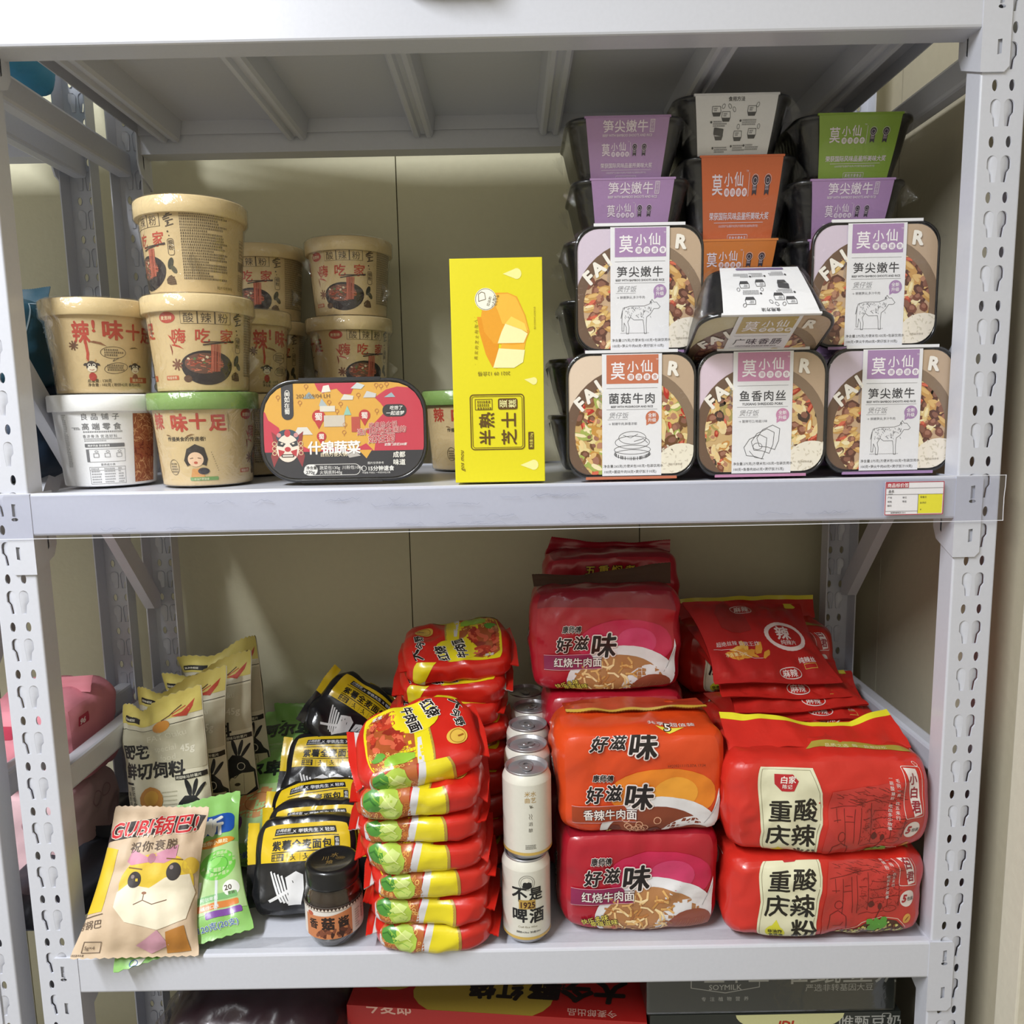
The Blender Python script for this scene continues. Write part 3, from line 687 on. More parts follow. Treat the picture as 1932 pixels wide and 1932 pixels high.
def flap_art(kind, title=True, bw=2.):
    ac = FLAPC.get(kind) or KINDS[kind][0]; w = '#e2d6e2'
    ac2 = ac
    a = []; b = []; m = []
    if title:
        ti, en = KINDS[kind][2:4]
        a += [T_(w, ti, -27, 47.5, 12.2, .015, sp=.4), F_(w, 25, 46.5, 29.4, 58, .6), T_(w, '煲仔饭', 25.4, 57.3, 3.4, vert=True), T_(w, en, 0, 42.6, 3.3, .02, 'c', sx=.92)]
        y = 24; k = .72
    else: y = 33; k = .92
    lo, lo2 = logo(w, ac, -29 if title else -33, y, k); a += lo; b += lo2; mx = 9 if title else 16
    a.append(L_(w, [(4 if title else 9, y), (4 if title else 9, y+15*k*1.2)], .4))
    for i in (0, 1): p, q = medal(mx+i*(11 if title else 14.5), y+12.5*k, k); a += p; b += q
    yy = y-10 if title else y-16
    a += [T_(w, '荣获国际风味品鉴所美味大奖', 0, yy, 4.9 if title else 5.7, .016, 'c'), L_(w, [(-31, yy-2.4), (31, yy-2.4)], .35), T_(w, '(以此获奖产品:菌菇牛肉,笋尖牛肉煲仔饭,鱼香肉丝煲仔饭)', 0, yy-5.6, 2.0, 0, 'c')]
    yb = yy-13 if title else yy-16
    a += [F_(w, -13, yb, 13, yb+5, .4, .8), T_(w, '其他方便食品', 0, yb+1.1, 3.3, .01, 'c', sp=.5)]
    return [a, b]
FLAPC = {'orange': '#cf7a3a', 'rust': '#c9653a', 'green': '#86a53e'}
def steps_art():
    g = '#4a4a4e'; a = [T_(g, '食用方法', 0, 55, 4.6, .015, 'c')]; b = []; rd = random.Random(1)
    for x, y, dark in ((-22, 45, 0), (-11, 40, 0), (18, 45, 0), (-19, 23, 1), (4, 22, 0), (21, 24, 0)):
        a += [L_(g, [(x-4.4, y+5), (x-5, y), (x-3.6, y-4), (x+3.6, y-4), (x+5, y), (x+4.4, y+5)], .5, True)]; b += [P_(g, [(x-4.9, y-.6), (x+4.9, y-.6), (x+3.6, y-4), (x-3.6, y-4)])]
        if dark: b.append(R_(g, x-6, y, x+5.4, y+7, 1, -8))
        else: b.append(scrib('#6a6a6e', x-3, y+.4, x+3, y+4, 2, 1.2, 3))
    for x, y in ((-14, 50), (-7, 50), (-2, 47), (24, 51), (28, 31), (4, 31)): a.append(O_(g, x, y, 1.5, .4, 2.4, rd.uniform(-40, 40), 10))
    for x, y in ((-26, 33), (8, 34), (-24, 9), (-1, 10.5), (15, 11)): b += [E_(g, x-2, y+2.5, 1.2, n=10), scrib('#6a6a6e', x, y-2, x+16, y+4, 3, 1.3, int(x)+40)]
    a.append(R_('#7a6c90', -27, 1.2, 27, 4.2, 1.4)); return [a, b]
def rr3(w, h, r, n=9, fl=0):   # rounded rectangle outline centred on 0, with optional flutes
    p = []
    for i, (x, y) in enumerate(rrect(-w/2, -h/2, w/2, h/2, r, n)): p.append((x, y))
    # resample evenly
    L = [0]
    for a, b in zip(p, p[1:]+p[:1]): L.append(L[-1]+math.dist(a, b))
    N = 144; q = []; P = p+p[:1]; j = 0
    for k in range(N):
        d = L[-1]*k/N
        while L[j+1] < d: j += 1
        t = (d-L[j])/(L[j+1]-L[j]+1e-12); x = P[j][0]+(P[j+1][0]-P[j][0])*t; y = P[j][1]+(P[j+1][1]-P[j][1])*t
        f = 1+fl*math.cos(2*PI*k/N*48); q.append((x*f, y*f))
    return q
def tray_parts(kind, flap, title, hs=1.0):
    key = ('tray', kind, flap, title, hs)
    if key in PROT: return PROT[key]
    black = M('#17171a', 'plastic'); D = TD*hs
    m = MB(); rings = []
    for y, s, dr, fl in ((.0, 1, 0, 0), (-.0012, .985, 0, 0), (-.0012, .955, 0, 0)): pass
    spec = [(.0004, .960, .020, 0), (-.0012, .968, .021, 0), (-.0014, .990, .022, 0), (0, 1, .023, 0), (.0028, 1, .023, 0), (.0034, .965, .021, 0), (.008, .945, .021, .0), (.010, .935, .021, .004), (D*.55, .86, .020, .005), (D-.012, .79, .019, .004), (D-.004, .765, .018, 0), (D, .735, .016, 0)]
    vs = []; fs = []; N = 144
    for y, s, r, fl in spec: vs += [(a, y, b+TH/2) for a, b in rr3(TW*s, TH*s, r, 9, fl)]
    for i in range(len(spec)-1):
        for k in range(N): fs.append((i*N+k, i*N+(k+1) % N, (i+1)*N+(k+1) % N, (i+1)*N+k))
    fs.append(tuple((len(spec)-1)*N+k for k in range(N)))
    m.add(vs, fs, black, True)
    l = MB(); S = flat((-.0665, .0002, 0), (1, 0, 0), (0, 0, 1), 133, 126)
    CURFIN[0] = 'card'
    l.add([(a, .0001, b+TH/2) for a, b in rr3(TW*.955, TH*.955, .0195)], [tuple(range(N))], M('#2a2628', 'card'))
    art = lid_art(kind) if kind else []
    l.surf(S, None, art[:6])
    s = MB(); ac = FLAPC.get(flap) or KINDS[flap][0]
    s.surf(S, None, [[]]*2+art[6:], base=.0010)
    CURFIN[0] = 'card'; e = .0016
    zb = lambda y: TH/2*(1-(1-.265*max(0, y)/D))      # how far the wall has come in at depth y
    hm = 62.
    def flapfn(sgn):
        def fn(u, v):
            y = -.0014+(D+.0024)*(1-v/hm); w = 1-.16*(1-v/hm)
            z = zb(y)-e-.0012*math.sin(PI*v/hm)
            return (u*.001*w*sgn, y, z if sgn > 0 else TH-z)
        return fn
    us = [-45, -30, -15, 0, 15, 30, 45]; vsn = np.linspace(0, hm, 5)
    s.surf(Surf(flapfn(1), us, vsn), M(ac, 'card'), flap_art(flap, title), base=.0004)
    s.surf(Surf(flapfn(-1), us, vsn), M('#e4e4e8', 'card'), steps_art(), base=.0004)
    s.box(-.037, .037, D+.0002, D+.0008, .0165, TH-.0165, M('#dedee2', 'card'))
    for z0 in (.0002, TH-.0012): s.box(-.0462, .0462, -.0016, .0006, z0-.0018 if z0 < .01 else z0, z0+.001 if z0 < .01 else z0+.003, M(ac if z0 < .01 else '#e4e4e8', 'card'))
    fk = ('wrap', hs)
    if fk not in PROT:      # clear film shrunk around the whole tray, with gathered tips at the rim corners
        f = MB(); cm = clear_mat('tray_film', gloss=.07, rough=.06, bump=.45, scale=38, edge=.14); vs = []; fs = []; rd = random.Random(6)
        fsp = [(-.0030, .93, .020), (-.0032, .985, .022), (.0010, 1.012, .023), (.0042, 1.008, .023), (.012, .97, .022), (D*.55, .905, .022), (D-.010, .83, .020), (D+.0022, .77, .017)]
        for y, q, r in fsp:
            for a, b in rr3(TW*q, TH*q, r, 9): k = 1+.010*noise.noise(Vector((a*45, y*60, b*45))); vs.append((a*k, y, b*k+TH/2))
        for i in range(len(fsp)-1):
            for k in range(N): fs.append((i*N+k, i*N+(k+1) % N, (i+1)*N+(k+1) % N, (i+1)*N+k))
        fs.append(tuple(range(N))[::-1]); fs.append(tuple((len(fsp)-1)*N+k for k in range(N)))
        f.add(vs, fs, cm, True)
        for sx_ in (-1, 1):
            for zc in (.012, TH-.012):
                for k in range(4):
                    c = Vector((sx_*(TW/2-.004), .004, zc)); f.add([c+Vector((0, -.003, rd.uniform(-.012, .012))), c+Vector((0, .022, rd.uniform(-.010, .010))), c+Vector((sx_*rd.uniform(.006, .015), rd.uniform(0, .016), rd.uniform(-.008, .008)))], [(0, 1, 2)], cm)
        PROT[fk] = f.mesh('shrink_wrap')
    PROT[key] = (m.mesh('tray_body'), l.mesh('lid'), s.mesh('sleeve'), PROT[fk]); return PROT[key]
def tray(label, loc, kind='bamboo', flap=None, title=True, lying=False, turn=0, rx=None, hs=1.0):
    flap = flap or kind
    t = thing('ready_meal_tray', label, 'meal tray', loc, ((-PI/2 if lying else 0) if rx is None else rx, 0, turn), 'boxed rice meals on the middle shelf')
    for nm, me in zip(('tray_body', 'lid', 'sleeve', 'shrink_wrap'), tray_parts(kind, flap, title, hs)): put(nm, me, t)
    return t
E0 = .0022
tray('standing meal tray with orange logo square and mushroom beef, bottom row beside yellow box', (.1410, .022, DM+E0), 'mushroom')
tray('standing meal tray with pink logo square and shredded pork, middle of bottom row', (.2725, .022, DM+E0), 'pork')
tray('standing purple logo meal tray at the right end of the bottom row', (.4040, .0265, DM+E0), 'bamboo', turn=0)
tray('standing purple logo meal tray in second row, above the mushroom beef tray', (.1530, .048, DM+E0+.1275), 'bamboo')
tray('standing purple logo meal tray in second row, nearest the right post', (.3950, .052, DM+E0+.1275), 'bamboo')
t_k = tray('forward-leaning khaki sausage meal tray with white instruction side up', (.2620, .0800, -.3130), 'sausage', rx=1.11)
lv = .0632
for k, (x, lab) in enumerate([(.131, 'black tray lying lowest behind the mushroom beef tray, only its left edge showing'), (.129, 'black tray second from below in the leftmost lying pile, left edge showing'), (.142, 'black tray third from below in the leftmost lying pile, behind second row'), (.147, 'black tray fourth from below in the leftmost lying pile, behind second row'),
        (.1555, 'lying tray with purple titled flap directly under the topmost purple one'), (.1500, 'topmost lying tray of the leftmost pile, purple titled flap, darkest in shade')]):
    tray(lab, (x, .108, DM+lv*(k+1)), 'bamboo', lying=True)
for k in range(3): tray('black tray hidden behind the pink pork tray, under the orange flap trays', (.272, .178, DM+lv*(k+1)), 'bamboo', lying=True)
tray('lying tray with bright orange flap, half hidden by the leaning sausage tray', (.273, .125, DM+lv*4+.001), 'bamboo', 'orange', False, lying=True)
tray('deep lying tray with rust orange flap under the white instruction flap', (.277, .122, DM+lv*4+.001+.0875), 'bamboo', 'rust', False, lying=True, hs=1.42)
tray('topmost tray of the middle pile with white cooking instruction flap forward', (.2690, .245, DM+lv*5+.0875), 'bamboo', lying=True, turn=PI)
for k in range(4): tray('black tray hidden behind the right standing purple logo trays', (.396, .118, DM+lv*(k+1)-.0008*k), 'bamboo', lying=True)
tray('lying tray with purple titled flap directly beneath the green flap tray', (.3960, .116, DM+lv*5-.003), 'bamboo', lying=True)
tray('topmost tray of the right pile with green flap', (.4010, .114, DM+lv*6+.0005), 'bamboo', 'green', False, lying=True)
# ================================================================== yellow cake carton
def carton(name, label, cat, loc, w, h, d, col, front=None, top=None, right=None, rotz=0, fin='card', left=None):
    """box standing on loc (bottom centre of its front face), sizes in metres; art in mm"""
    CURFIN[0] = fin; t = thing(name, label, cat, loc, (0, 0, rotz)); m = MB(); m.box(-w/2, w/2, 0, d, 0, h, M(col, fin), .0006)
    W, H, D = w*1000, h*1000, d*1000; e = -.0004
    if front: m.surf(flat((-w/2, -.00005, 0), (1, 0, 0), (0, 0, 1), W, H), None, front)
    if top: m.surf(flat((-w/2, 0, h+.00005), (1, 0, 0), (0, 1, 0), W, D), None, top)
    if right: m.surf(flat((w/2+.00005, 0, 0), (0, 1, 0), (0, 0, 1), D, H), None, right)
    m.build('box_body', t); return t
def cake_art():
    B = '#5f4318'
    def drop(x, y, k, rot):
        c, s = math.cos(math.radians(rot)), math.sin(math.radians(rot))
        p = [(-11, 0)]+[(4.5*math.cos(t)+2, 5*math.sin(t)) for t in (math.radians(a) for a in range(-125, 126, 25))]
        return P_('#f2ea98', [(x+(a*c-b*s)*k, y+(a*s+b*c)*k) for a, b in p])
    a0 = [drop(64, 206, 1.05, 0), drop(80, 101.5, .75, -10), drop(78, 17, 1.05, 0),
          P_('#e2941c', [(26, 165), (28, 150), (34, 128), (40, 116), (45, 114), (47, 140), (40, 165)]),
          P_('#f0b23a', [(44, 117), (64, 117), (70, 121), (74, 140), (62, 146), (50, 138)]),
          P_('#e6a02a', [(30, 166), (33, 181), (40, 188), (57, 188), (66, 184), (74, 166), (78, 150), (73, 138), (60, 137), (42, 139), (33, 150)])]
    a1 = [P_('#f0b840', [(40, 186), (57, 187), (65, 183), (73, 166), (77, 151), (62, 155), (51, 158), (47, 170)]),
          P_('#f3ecb0', [(46, 139), (72, 139), (76, 148), (70, 152), (54, 158), (50, 150)]),
          P_('#f3ecb0', [(41, 115), (62, 114.6), (71, 120), (73, 132), (47, 134)]),
          E_('#eeeedd', 35, 182, 10.8), ]
    a2 = [P_('#f7d25a', [(54, 158), (70, 152), (76, 149), (73, 158), (60, 165)]), O_(B, 35, 182, 10, .35), L_(B, [(28, 180), (28, 187), (31, 189), (34, 188), (35, 182), (28, 180)], .5), L_(B, [(36, 116), (74, 116)], .01)]
    a2 += [T_(B, '拉丝的', 38, 175, 3.2, 0, rot=72), T_(B, '一人两口', 42, 174, 3, 0, rot=72), T_(B, '也吃不够', 45.3, 175, 2.8, 0, rot=72)]
    a2 += [T_('#8a7018', c, 24+.02*(i-5)**2+2.2*math.sin(i*.33), 118+i*5.1, 3.8, 0, rot=84-i*1.5) for i, c in enumerate('·真实的芝士粉加入·')]
    a2 += [T_('#a08a20', '图片仅供参考以实物为准', 84, 152, 2.0, 0, rot=90), T_('#7a6a20', '2021 09 12合格', 58, 111, 5.0, .0, rot=180)]
    a2 += [F_(B, 17, 33.5, 71, 88.5, .9, 3.5), F_(B, 18.8, 35.3, 69.2, 86.7, .5, 2.5)]
    a2 += [T_(B, '半熟', 39.5, 37.5, 16.4, .02, rot=90, sp=.8), T_(B, '芝士', 62, 37.5, 16.4, .02, rot=90, sp=.8), R_(B, 45, 73.5, 64.5, 84.5, 2), F_(B, 22, 73.5, 39, 84, .5), R_(B, 75, 33, 80.5, 50.5, .8), T_(B, 'gos mou', 9, 12, 6, -.01, rot=90, sh=.35)]
    a3 = [T_('#e8e3a0', '蛋', 53.5, 75, 8.4, .012, rot=90), T_('#e8e3a0', '糕', 62.6, 75, 8.4, .012, rot=90)]+[T_('#e8dc60', '净含量:126g', 79.3, 34.4, 3.6, .005, rot=90, sx=.8), scrib(B, 24, 73, 37.5, 83, 3, 2.4, 4)]
    return [a0, a1, a2, a3]
cake = carton('cake_box', 'tall bright yellow cake carton with drops and cake pieces on its front', 'box', (.0075, .0225, DM), .0915, .2215, .055, '#e0d41a', cake_art())
# ================================================================== self-heating hotpot tray
def hotpot():
    t = thing('hotpot_tray', 'black self-heating hotpot tray with red and yellow map card, leaning in front of cups', 'meal tray', (-.1575, .052, DM+.001), (-.10, 0, 0))
    W, H, D = .1775, .1085, .052; N = 144; black = M('#1d1d22', 'plastic')
    m = MB(); vs = []; fs = []
    for y, s, r in ((.0035, .93, .035), (-.001, .945, .035), (-.0012, .985, .037), (.0002, 1, .038), (.004, 1, .038), (.005, .97, .037), (.012, .94, .035), (D-.006, .82, .032), (D, .78, .030)):
        vs += [(a, y, b+H/2) for a, b in rr3(W-(1-s)*H*1.2, H*s, r, 9)]
    for i in range(8):
        for k in range(N): fs.append((i*N+k, i*N+(k+1) % N, (i+1)*N+(k+1) % N, (i+1)*N+k))
    fs.append(tuple(8*N+k for k in range(N))); m.add(vs, fs, black, True)
    m.box(-.046, .040, -.0018, .004, H-.002, H+.0012, black); m.box(-.046, .040, -.0018, .004, -.0009, .002, black)
    put('tray_body', m.mesh('tray_body'), t)
    CURFIN[0] = 'card'; Y_, Rd, Nv = '#d9a43e', '#c23048', '#24242e'
    rr = [(x+88.5, y+54) for x, y in [(a*1000, b*1000) for a, b in rr3(W-.0085, H-.0085, .034, 9)]][::3]
    clip = [rr]
    a0 = [P_(Y_, rr)]
    a1 = [P_(Rd, [(58, 106), (62, 97), (68, 93), (72, 96), (82, 98), (88, 92), (97, 92), (104, 106)], clip), P_(Rd, [(122, 88), (128, 92), (134, 96), (146, 99), (180, 96), (180, 30), (120, 30), (122, 42), (112, 52), (120, 60), (132, 72), (140, 66), (128, 82)], clip),
          P_(Rd, [(0, 78), (6, 74), (9, 66), (20, 58), (24, 46), (38, 42), (60, 30), (0, 30)], clip), P_(Rd, [(60, 30), (70, 38), (96, 32), (112, 40), (122, 30)], clip)]
    nav = [(0, 0), (178, 0), (178, 32), (0, 32)]
    a2 = [P_(Nv, nav, clip), P_(Y_, [(104, 33), (112, 24), (118, 33)], clip), P_('#b9b3ac', [(90, 30), (94, 25), (106, 27), (100, 32)], clip)]
    a3 = [R_(Nv, 23.5, 66, 36, 112, 6, clip=clip), R_('#26262c', 130, 67.5, 155.5, 80.5, 6.2), O_('#ece8e0', 29.8, 93, 2.6, .5, 4), E_('#e8e6e2', 48, 11, 3, n=8)]
    rd = random.Random(12)
    for x, y, r in ((62.5, 69, 7), (111, 69.5, 6), (65, 48, 5)): a3 += [E_('#b8282c', x, y, r), P_('#b8282c', [(x-r*.7, y-r*.6), (x+r*.7, y-r*.6), (x, y-r*1.9)])]
    for x, y in ((50, 101), (43, 84), (20, 90), (86, 82), (82, 74.5), (74, 84), (124, 101), (129, 100), (135, 102), (105, 91), (124, 74), (90, 60), (89, 52)):
        a3 += [O_('#b4703a', x, y, 1.9, .5, n=12), L_('#b4703a', [(x, y-2), (x, y-4)], .5)]
    a3 += [P_(c, q, clip) for c, q in (('#8aa0aa', [(46, 88), (53, 95), (59, 88)]), ('#9ab0b8', [(132, 88), (140, 93), (144, 88)]), ('#a8b4b8', [(63, 80), (66, 88), (72, 80)]), ('#d9d2c4', [(64, 74), (64, 80), (80, 80), (80, 74)]), ('#c9c0b2', [(68, 58), (68, 70), (90, 70), (90, 58)]), ('#b6483a', [(97, 52), (97, 68), (106, 68), (106, 52)]), ('#d8d4cc', [(36, 50), (40, 58), (50, 58), (56, 50)]), ('#8ec0b0', [(89, 70), (93, 80), (97, 70)]), ('#d8d4cc', [(86, 86), (90, 92), (100, 90), (99, 86)]), ('#c8c8c6', [(110, 88), (114, 95), (124, 92), (123, 88)]), ('#e6e0d4', [(66, 94), (68, 101), (74, 102), (76, 95)]), ('#c9d0d0', [(97, 98), (104, 104), (112, 101), (108, 97)]))]
    a3 += [R_('#c23048', 97, 60+i*3, 106, 61+i*3) for i in range(0)]
    # painted opera style mask, simplified
    mx, my = 29, 36
    a3 += [P_('#8c2f36', [(mx-17, my+18), (mx-9, my+12), (mx+9, my+12), (mx+17, my+18), (mx+14, my+2), (mx+18, my-8), (mx+15, my-20), (mx+9, my-8), (mx-9, my-8), (mx-15, my-20), (mx-18, my-8), (mx-14, my+2)]), E_('#2c4658', mx, my+12, 12, 8), ]
    a4 = [E_('#ecd9c8', mx, my, 12, 14.5), T_('#f0ece4', '如在蜀', 26.4, 90, 6.2, .012, vert=True), T_('#f0ece4', '蜀', 27.6, 91.3, 4.4, .01)]
    a4 += [T_('#f0ece4', '蜀', x-r*.62, y-r*.5, r*1.25, .012) for x, y, r in ((62.5, 69, 7), (111, 69.5, 6), (65, 48, 5))]
    a4 += [T_('#e8e6e2', '吃饱了', 137.5, 75, 4.6, .02, sh=.2), T_('#e8e6e2', '一起追梦', 133.5, 69.4, 4.8, .02, sh=.2), T_('#7a5a2c', '2021/09/04 LH', 39, 88.5, 6, 0)]
    a4 += [E_('#c98a8a', x*1.0+mx, my+14, 2.4, 2.4) for x in (-9, 9)]+[E_('#b83a40', mx, my+16, 3.2, 4)]+[O_('#d8b890', mx+s*14, my+5-i*5, 2.1, .8, n=10) for s in (-1, 1) for i in range(3)]
    a5 = []
    for s in (-1, 1): a5 += [P_('#2c3038', [(mx+s*2, my+5), (mx+s*10, my+8.5), (mx+s*11, my+3), (mx+s*5, my+1.5)]), P_('#b8323c', [(mx+s*3, my-3), (mx+s*10, my-1), (mx+s*9, my-9), (mx+s*5, my-6)])]
    a5 += [E_('#b8323c', mx, my-1, 3.2, 2.6), R_('#3a2020', mx-7, my-9.6, mx+7, my-6.2, 1.6)]
    o = '#ecd0cc'
    for s, x, y, z in (('吃自热火锅', 115, 56.5, 5.8), ('选门店遍全国的', 102.5, 49, 7.2), ('如在蜀', 114, 40.5, 9.4)): a5.append(T_('#f0e4e0', s, x, y, z, .05, rot=3, sh=.1, sp=.3))
    a5 += [T_('#f0ece8', '什锦蔬菜', 50, 30.5, 14.5, .03, sp=-.6), T_('#e8d8b8', '自热方便火锅', 63, 27, 4.8, .01), T_('#f0ece8', '全国门店近200家', 131, 37.2, 3.2, .02, sh=.2), T_('#f0ece4', '成都', 140, 25, 6.6, .02), T_('#f0ece4', '味道', 140, 17, 6.6, .02)]
    a5 += [F_('#d8d6d2', 46, 7, 105, 18.4, .6, 5.6), R_('#e2e0dc', 46, 7, 60, 18.4, 5.5), T_('#e6e4e0', '蔬菜包130g  川粉包100g', 62, 13.2, 4.4, 0), T_('#e6e4e0', '火锅底料40g', 62, 8.4, 4.4, 0), T_('#e6e4e0', '图片仅供参考', 113, 18, 2.9, 0), T_('#e6e4e0', '15分钟速食', 113, 11.2, 5.6, .03), O_('#e6e4e0', 109, 13.4, 2.6, .5, n=14), T_('#e6e4e0', '不插电 不用火 一杯凉水吃火锅', 107, 8, 2.2, 0)]
    a6 = [T_('#b82c34', s, x, y, z, .014, rot=3, sh=.1, sp=.3) for s, x, y, z in (('吃自热火锅', 115, 56.5, 5.8), ('选门店遍全国的', 102.5, 49, 7.2), ('如在蜀', 114, 40.5, 9.4))]
    a6 += [R_('#ece0d4', mx-5.5, my-8.6, mx+5.5, my-7.2, .5), E_('#e6d8c6', mx-6, my+5, 1.4, .9), E_('#e6d8c6', mx+6, my+5, 1.4, .9), T_('#2a2a30', '净含量', 48, 13.6, 3.8, .01), T_('#2a2a30', '270g', 47.6, 8.6, 4.8, .02)]
    c = MB(); c.surf(flat((-.0885, .0002, 0), (1, 0, 0), (0, 0, 1), 177, 108), None, [a0, a1, a2, a3, a4, a5, a6], base=.0008); put('printed_card', c.mesh('printed_card'), t)
    f = MB(); o_ = rr3(W-.004, H-.004, .036, 9); f.add([(a, -.0026-.0006*noise.noise(Vector((a*60, b*60, 0))), b+H/2) for a, b in o_], [tuple(range(N))], clear_mat('lid_film', gloss=.12, rough=.08, bump=.08, scale=40))
    put('clear_lid', f.mesh('clear_lid'), t)
hotpot()
# ================================================================== clear label strip and price ticket on the middle beam
def strip():
    m = MB(); us = np.linspace(-522, 507, 120)
    S = Surf(lambda u, v: (u*.001, -.0042-.0006*math.sin(u*.031+v*.1)-.0004*noise.noise(Vector((u*.03, v*.1, 0))), -.4590+v*.001), us, np.linspace(0, 46, 9))
    rd = random.Random(4); art = []
    for y0, n, x0, x1 in ((34, 11, -330, 60), (28, 5, -250, -20), (8, 13, -400, 100), (15, 4, -60, 90), (12, 5, 60, 330)):
        for k in range(n):
            x = rd.uniform(x0, x1); pts = [(x, y0+rd.uniform(-2, 2))]
            for i in range(rd.randint(3, 9)): pts.append((pts[-1][0]+rd.uniform(2, 6), y0+rd.uniform(-1.8, 1.8)))
            art.append(L_('#9a9db0', pts, .28))
    CURFIN[0] = 'paint'
    m.surf(S, clear_mat('label_strip_plastic', (.93, .94, 1.0), .20, .10, .12, 12), [art, [L_('#e9ebf5', [(-522, 45.6), (507, 45.6)], .5), L_('#e9ebf5', [(-522, .4), (507, .4)], .6), L_('#e9ebf5', [(506.6, 0), (506.6, 46)], .8)]])
    o = m.build('label_strip'); tag(o, 'clear plastic label strip with ripples fixed along the middle shelf beam', 'label strip')
    t = thing('price_ticket', 'white price ticket with red heading and yellow corner at the right end of the strip', 'price tag', (.4165, -.0062, -.4510))
    CURFIN[0] = 'card'; g = '#3a3a40'; r = '#b03848'
    a = [F_(r, .3, .3, 57.7, 32.7, .9, 1), R_(r, 1, 27, 23, 32.4), R_('#e4dc3c', 33, 1.4, 56.6, 20.4)]
    b = [T_('#f2eef0', '商品标价签', 1.8, 28, 4.2, .015), T_(g, '品名', 3, 22.6, 2.9, .01), scrib('#77777c', 3, 20.6, 9, 21.8, 1, .8, 3)]+[L_(g, l, .3) for l in ([(1, 26.6), (57, 26.6)], [(1, 20.4), (57, 20.4)], [(32.6, 1.2), (32.6, 20.4)], [(1, 3.8), (32.6, 3.8)])]
    b += [T_(g, s, x, y, 2.2) for s, x, y in (('产地', 2.4, 16.6), ('单位', 17, 16.6), ('规格', 2.4, 12.6), ('等级', 17, 12.6), ('编码', 2.4, 8.6), ('零售价', 34.5, 16.6), ('会员价', 34.5, 11), ('¥', 35, 4.4))]+[T_(g, '监督举报电话:12315', 6, 1.7, 1.7, .01)]
    m = MB(); m.box(-.029, .029, 0, .0006, 0, .033, M('#e6e4ea', 'card')); m.surf(flat((-.029, 0, 0), (1, 0, 0), (0, 0, 1), 58, 33), None, [a, b]); put('card', m.mesh('card'), t)
strip()
# ================================================================== soft packs: a rounded block or a flat pouch with creases
DB = DECK['b']+.0006
def nz(p, f, s): return noise.noise(Vector((p[0]*f+s*7.1, p[1]*f-s*3.3, p[2]*f+s*5.7)))
def crease(p, amp, s):
    a = (1-abs(nz(p, 26, s))*2.2); b = nz(p, 55, s+1); c = nz(p, 14, s+2)
    d = (1-abs(nz(p, 40, s+5))*3.2)
    return amp*(1.7*max(-.5, a)*abs(nz(p, 9, s+3))*1.6+.9*max(0, d)*abs(nz(p, 13, s+6))+.45*b+1.35*c)
def block(a, b, c, p=5., amp=.0015, seed=1, warp=None, n=(26, 16, 20)):
    """six printable faces of a soft rounded block, half sizes a, b, c"""
    def pos(q):
        x, y, z = q; k = (abs(x)**p+abs(y)**p+abs(z)**p)**(1/p); v = Vector((x*a/k, y*b/k, z*c/k))
        nn = Vector((math.copysign(abs(x)**(p-1), x)/a, math.copysign(abs(y)**(p-1), y)/b, math.copysign(abs(z)**(p-1), z)/c)).normalized()
        v = v+nn*crease(v, amp, seed)
        return warp(v) if warp else v
    la, lb, lc = (np.linspace(-s*1000, s*1000, k+1) for s, k in zip((a, b, c), n))
    A, B, Cc = a*1000, b*1000, c*1000
    return {'front': Surf(lambda u, v: pos((u/A, -1, v/Cc)), la, lc), 'back': Surf(lambda u, v: pos((-u/A, 1, v/Cc)), la, lc),
            'top': Surf(lambda u, v: pos((u/A, v/B, 1)), la, lb), 'bottom': Surf(lambda u, v: pos((u/A, -v/B, -1)), la, lb),
            'right': Surf(lambda u, v: pos((1, u/B, v/Cc)), lb, lc), 'left': Surf(lambda u, v: pos((-1, -u/B, v/Cc)), lb, lc)}
def block_mesh(S, mats, arts, name, step=.00026):
    m = MB()
    for k, s in S.items(): m.surf(s, mats.get(k, mats['all']), arts.get(k), step=step, base=.0005)
    return m.mesh(name)
def fin_mesh(name, pts0, pts1, col, teeth=True, thick=.0007, ripple=.0010, nseg=48, rows=6, fin='film', art=None, seed=1, edge=None):
    """sealed edge of a pack: a thin sheet between curve pts0 (on the pack) and pts1 (outer, pinked edge)"""
    def lerp(P, t):
        x = t*(len(P)-1); i = min(int(x), len(P)-2); f = x-i; return Vector(P[i])*(1-f)+Vector(P[i+1])*f
    nrm = (Vector(pts0[-1])-Vector(pts0[0])).cross(Vector(pts1[len(pts1)//2])-Vector(pts0[len(pts0)//2])).normalized()
    def fn(u, v):
        p0, p1 = lerp(pts0, u), lerp(pts1, u); q = p0.lerp(p1, v)
        q = q+nrm*(ripple*math.sin(v*PI*5+seed)*.25+ripple*1.4*noise.noise(q*38+Vector((seed, 0, 0))))
        return q
    us = np.linspace(0, 1, nseg*2+1); vs = np.linspace(0, 1, rows+1)
    m = MB(); S = Surf(fn, us, vs)
    if teeth:
        for i in range(0, len(us), 2): S.P[i, -1] = S.P[i, -1]*.86+S.P[i, -2]*.14
    n = nrm*thick/2; c = M(col, fin)
    for s in (1, -1):
        P = S.P+np.array(n*s); k, l = P.shape[:2]
        fs = [(i*l+j, (i+1)*l+j, (i+1)*l+j+1, i*l+j+1) for i in range(k-1) for j in range(l-1)]
        m.add(P.reshape(-1, 3), fs, c, True)
        if edge and edge[1] < 1:
            jj = int(round(edge[1]*rows)); e = P+np.array(n*s)*.6
            m.add(e.reshape(-1, 3), [(i*l+j, (i+1)*l+j, (i+1)*l+j+1, i*l+j+1) for i in range(k-1) for j in range(jj, l-1)], M(edge[0], fin), True)
    return m.mesh(name)
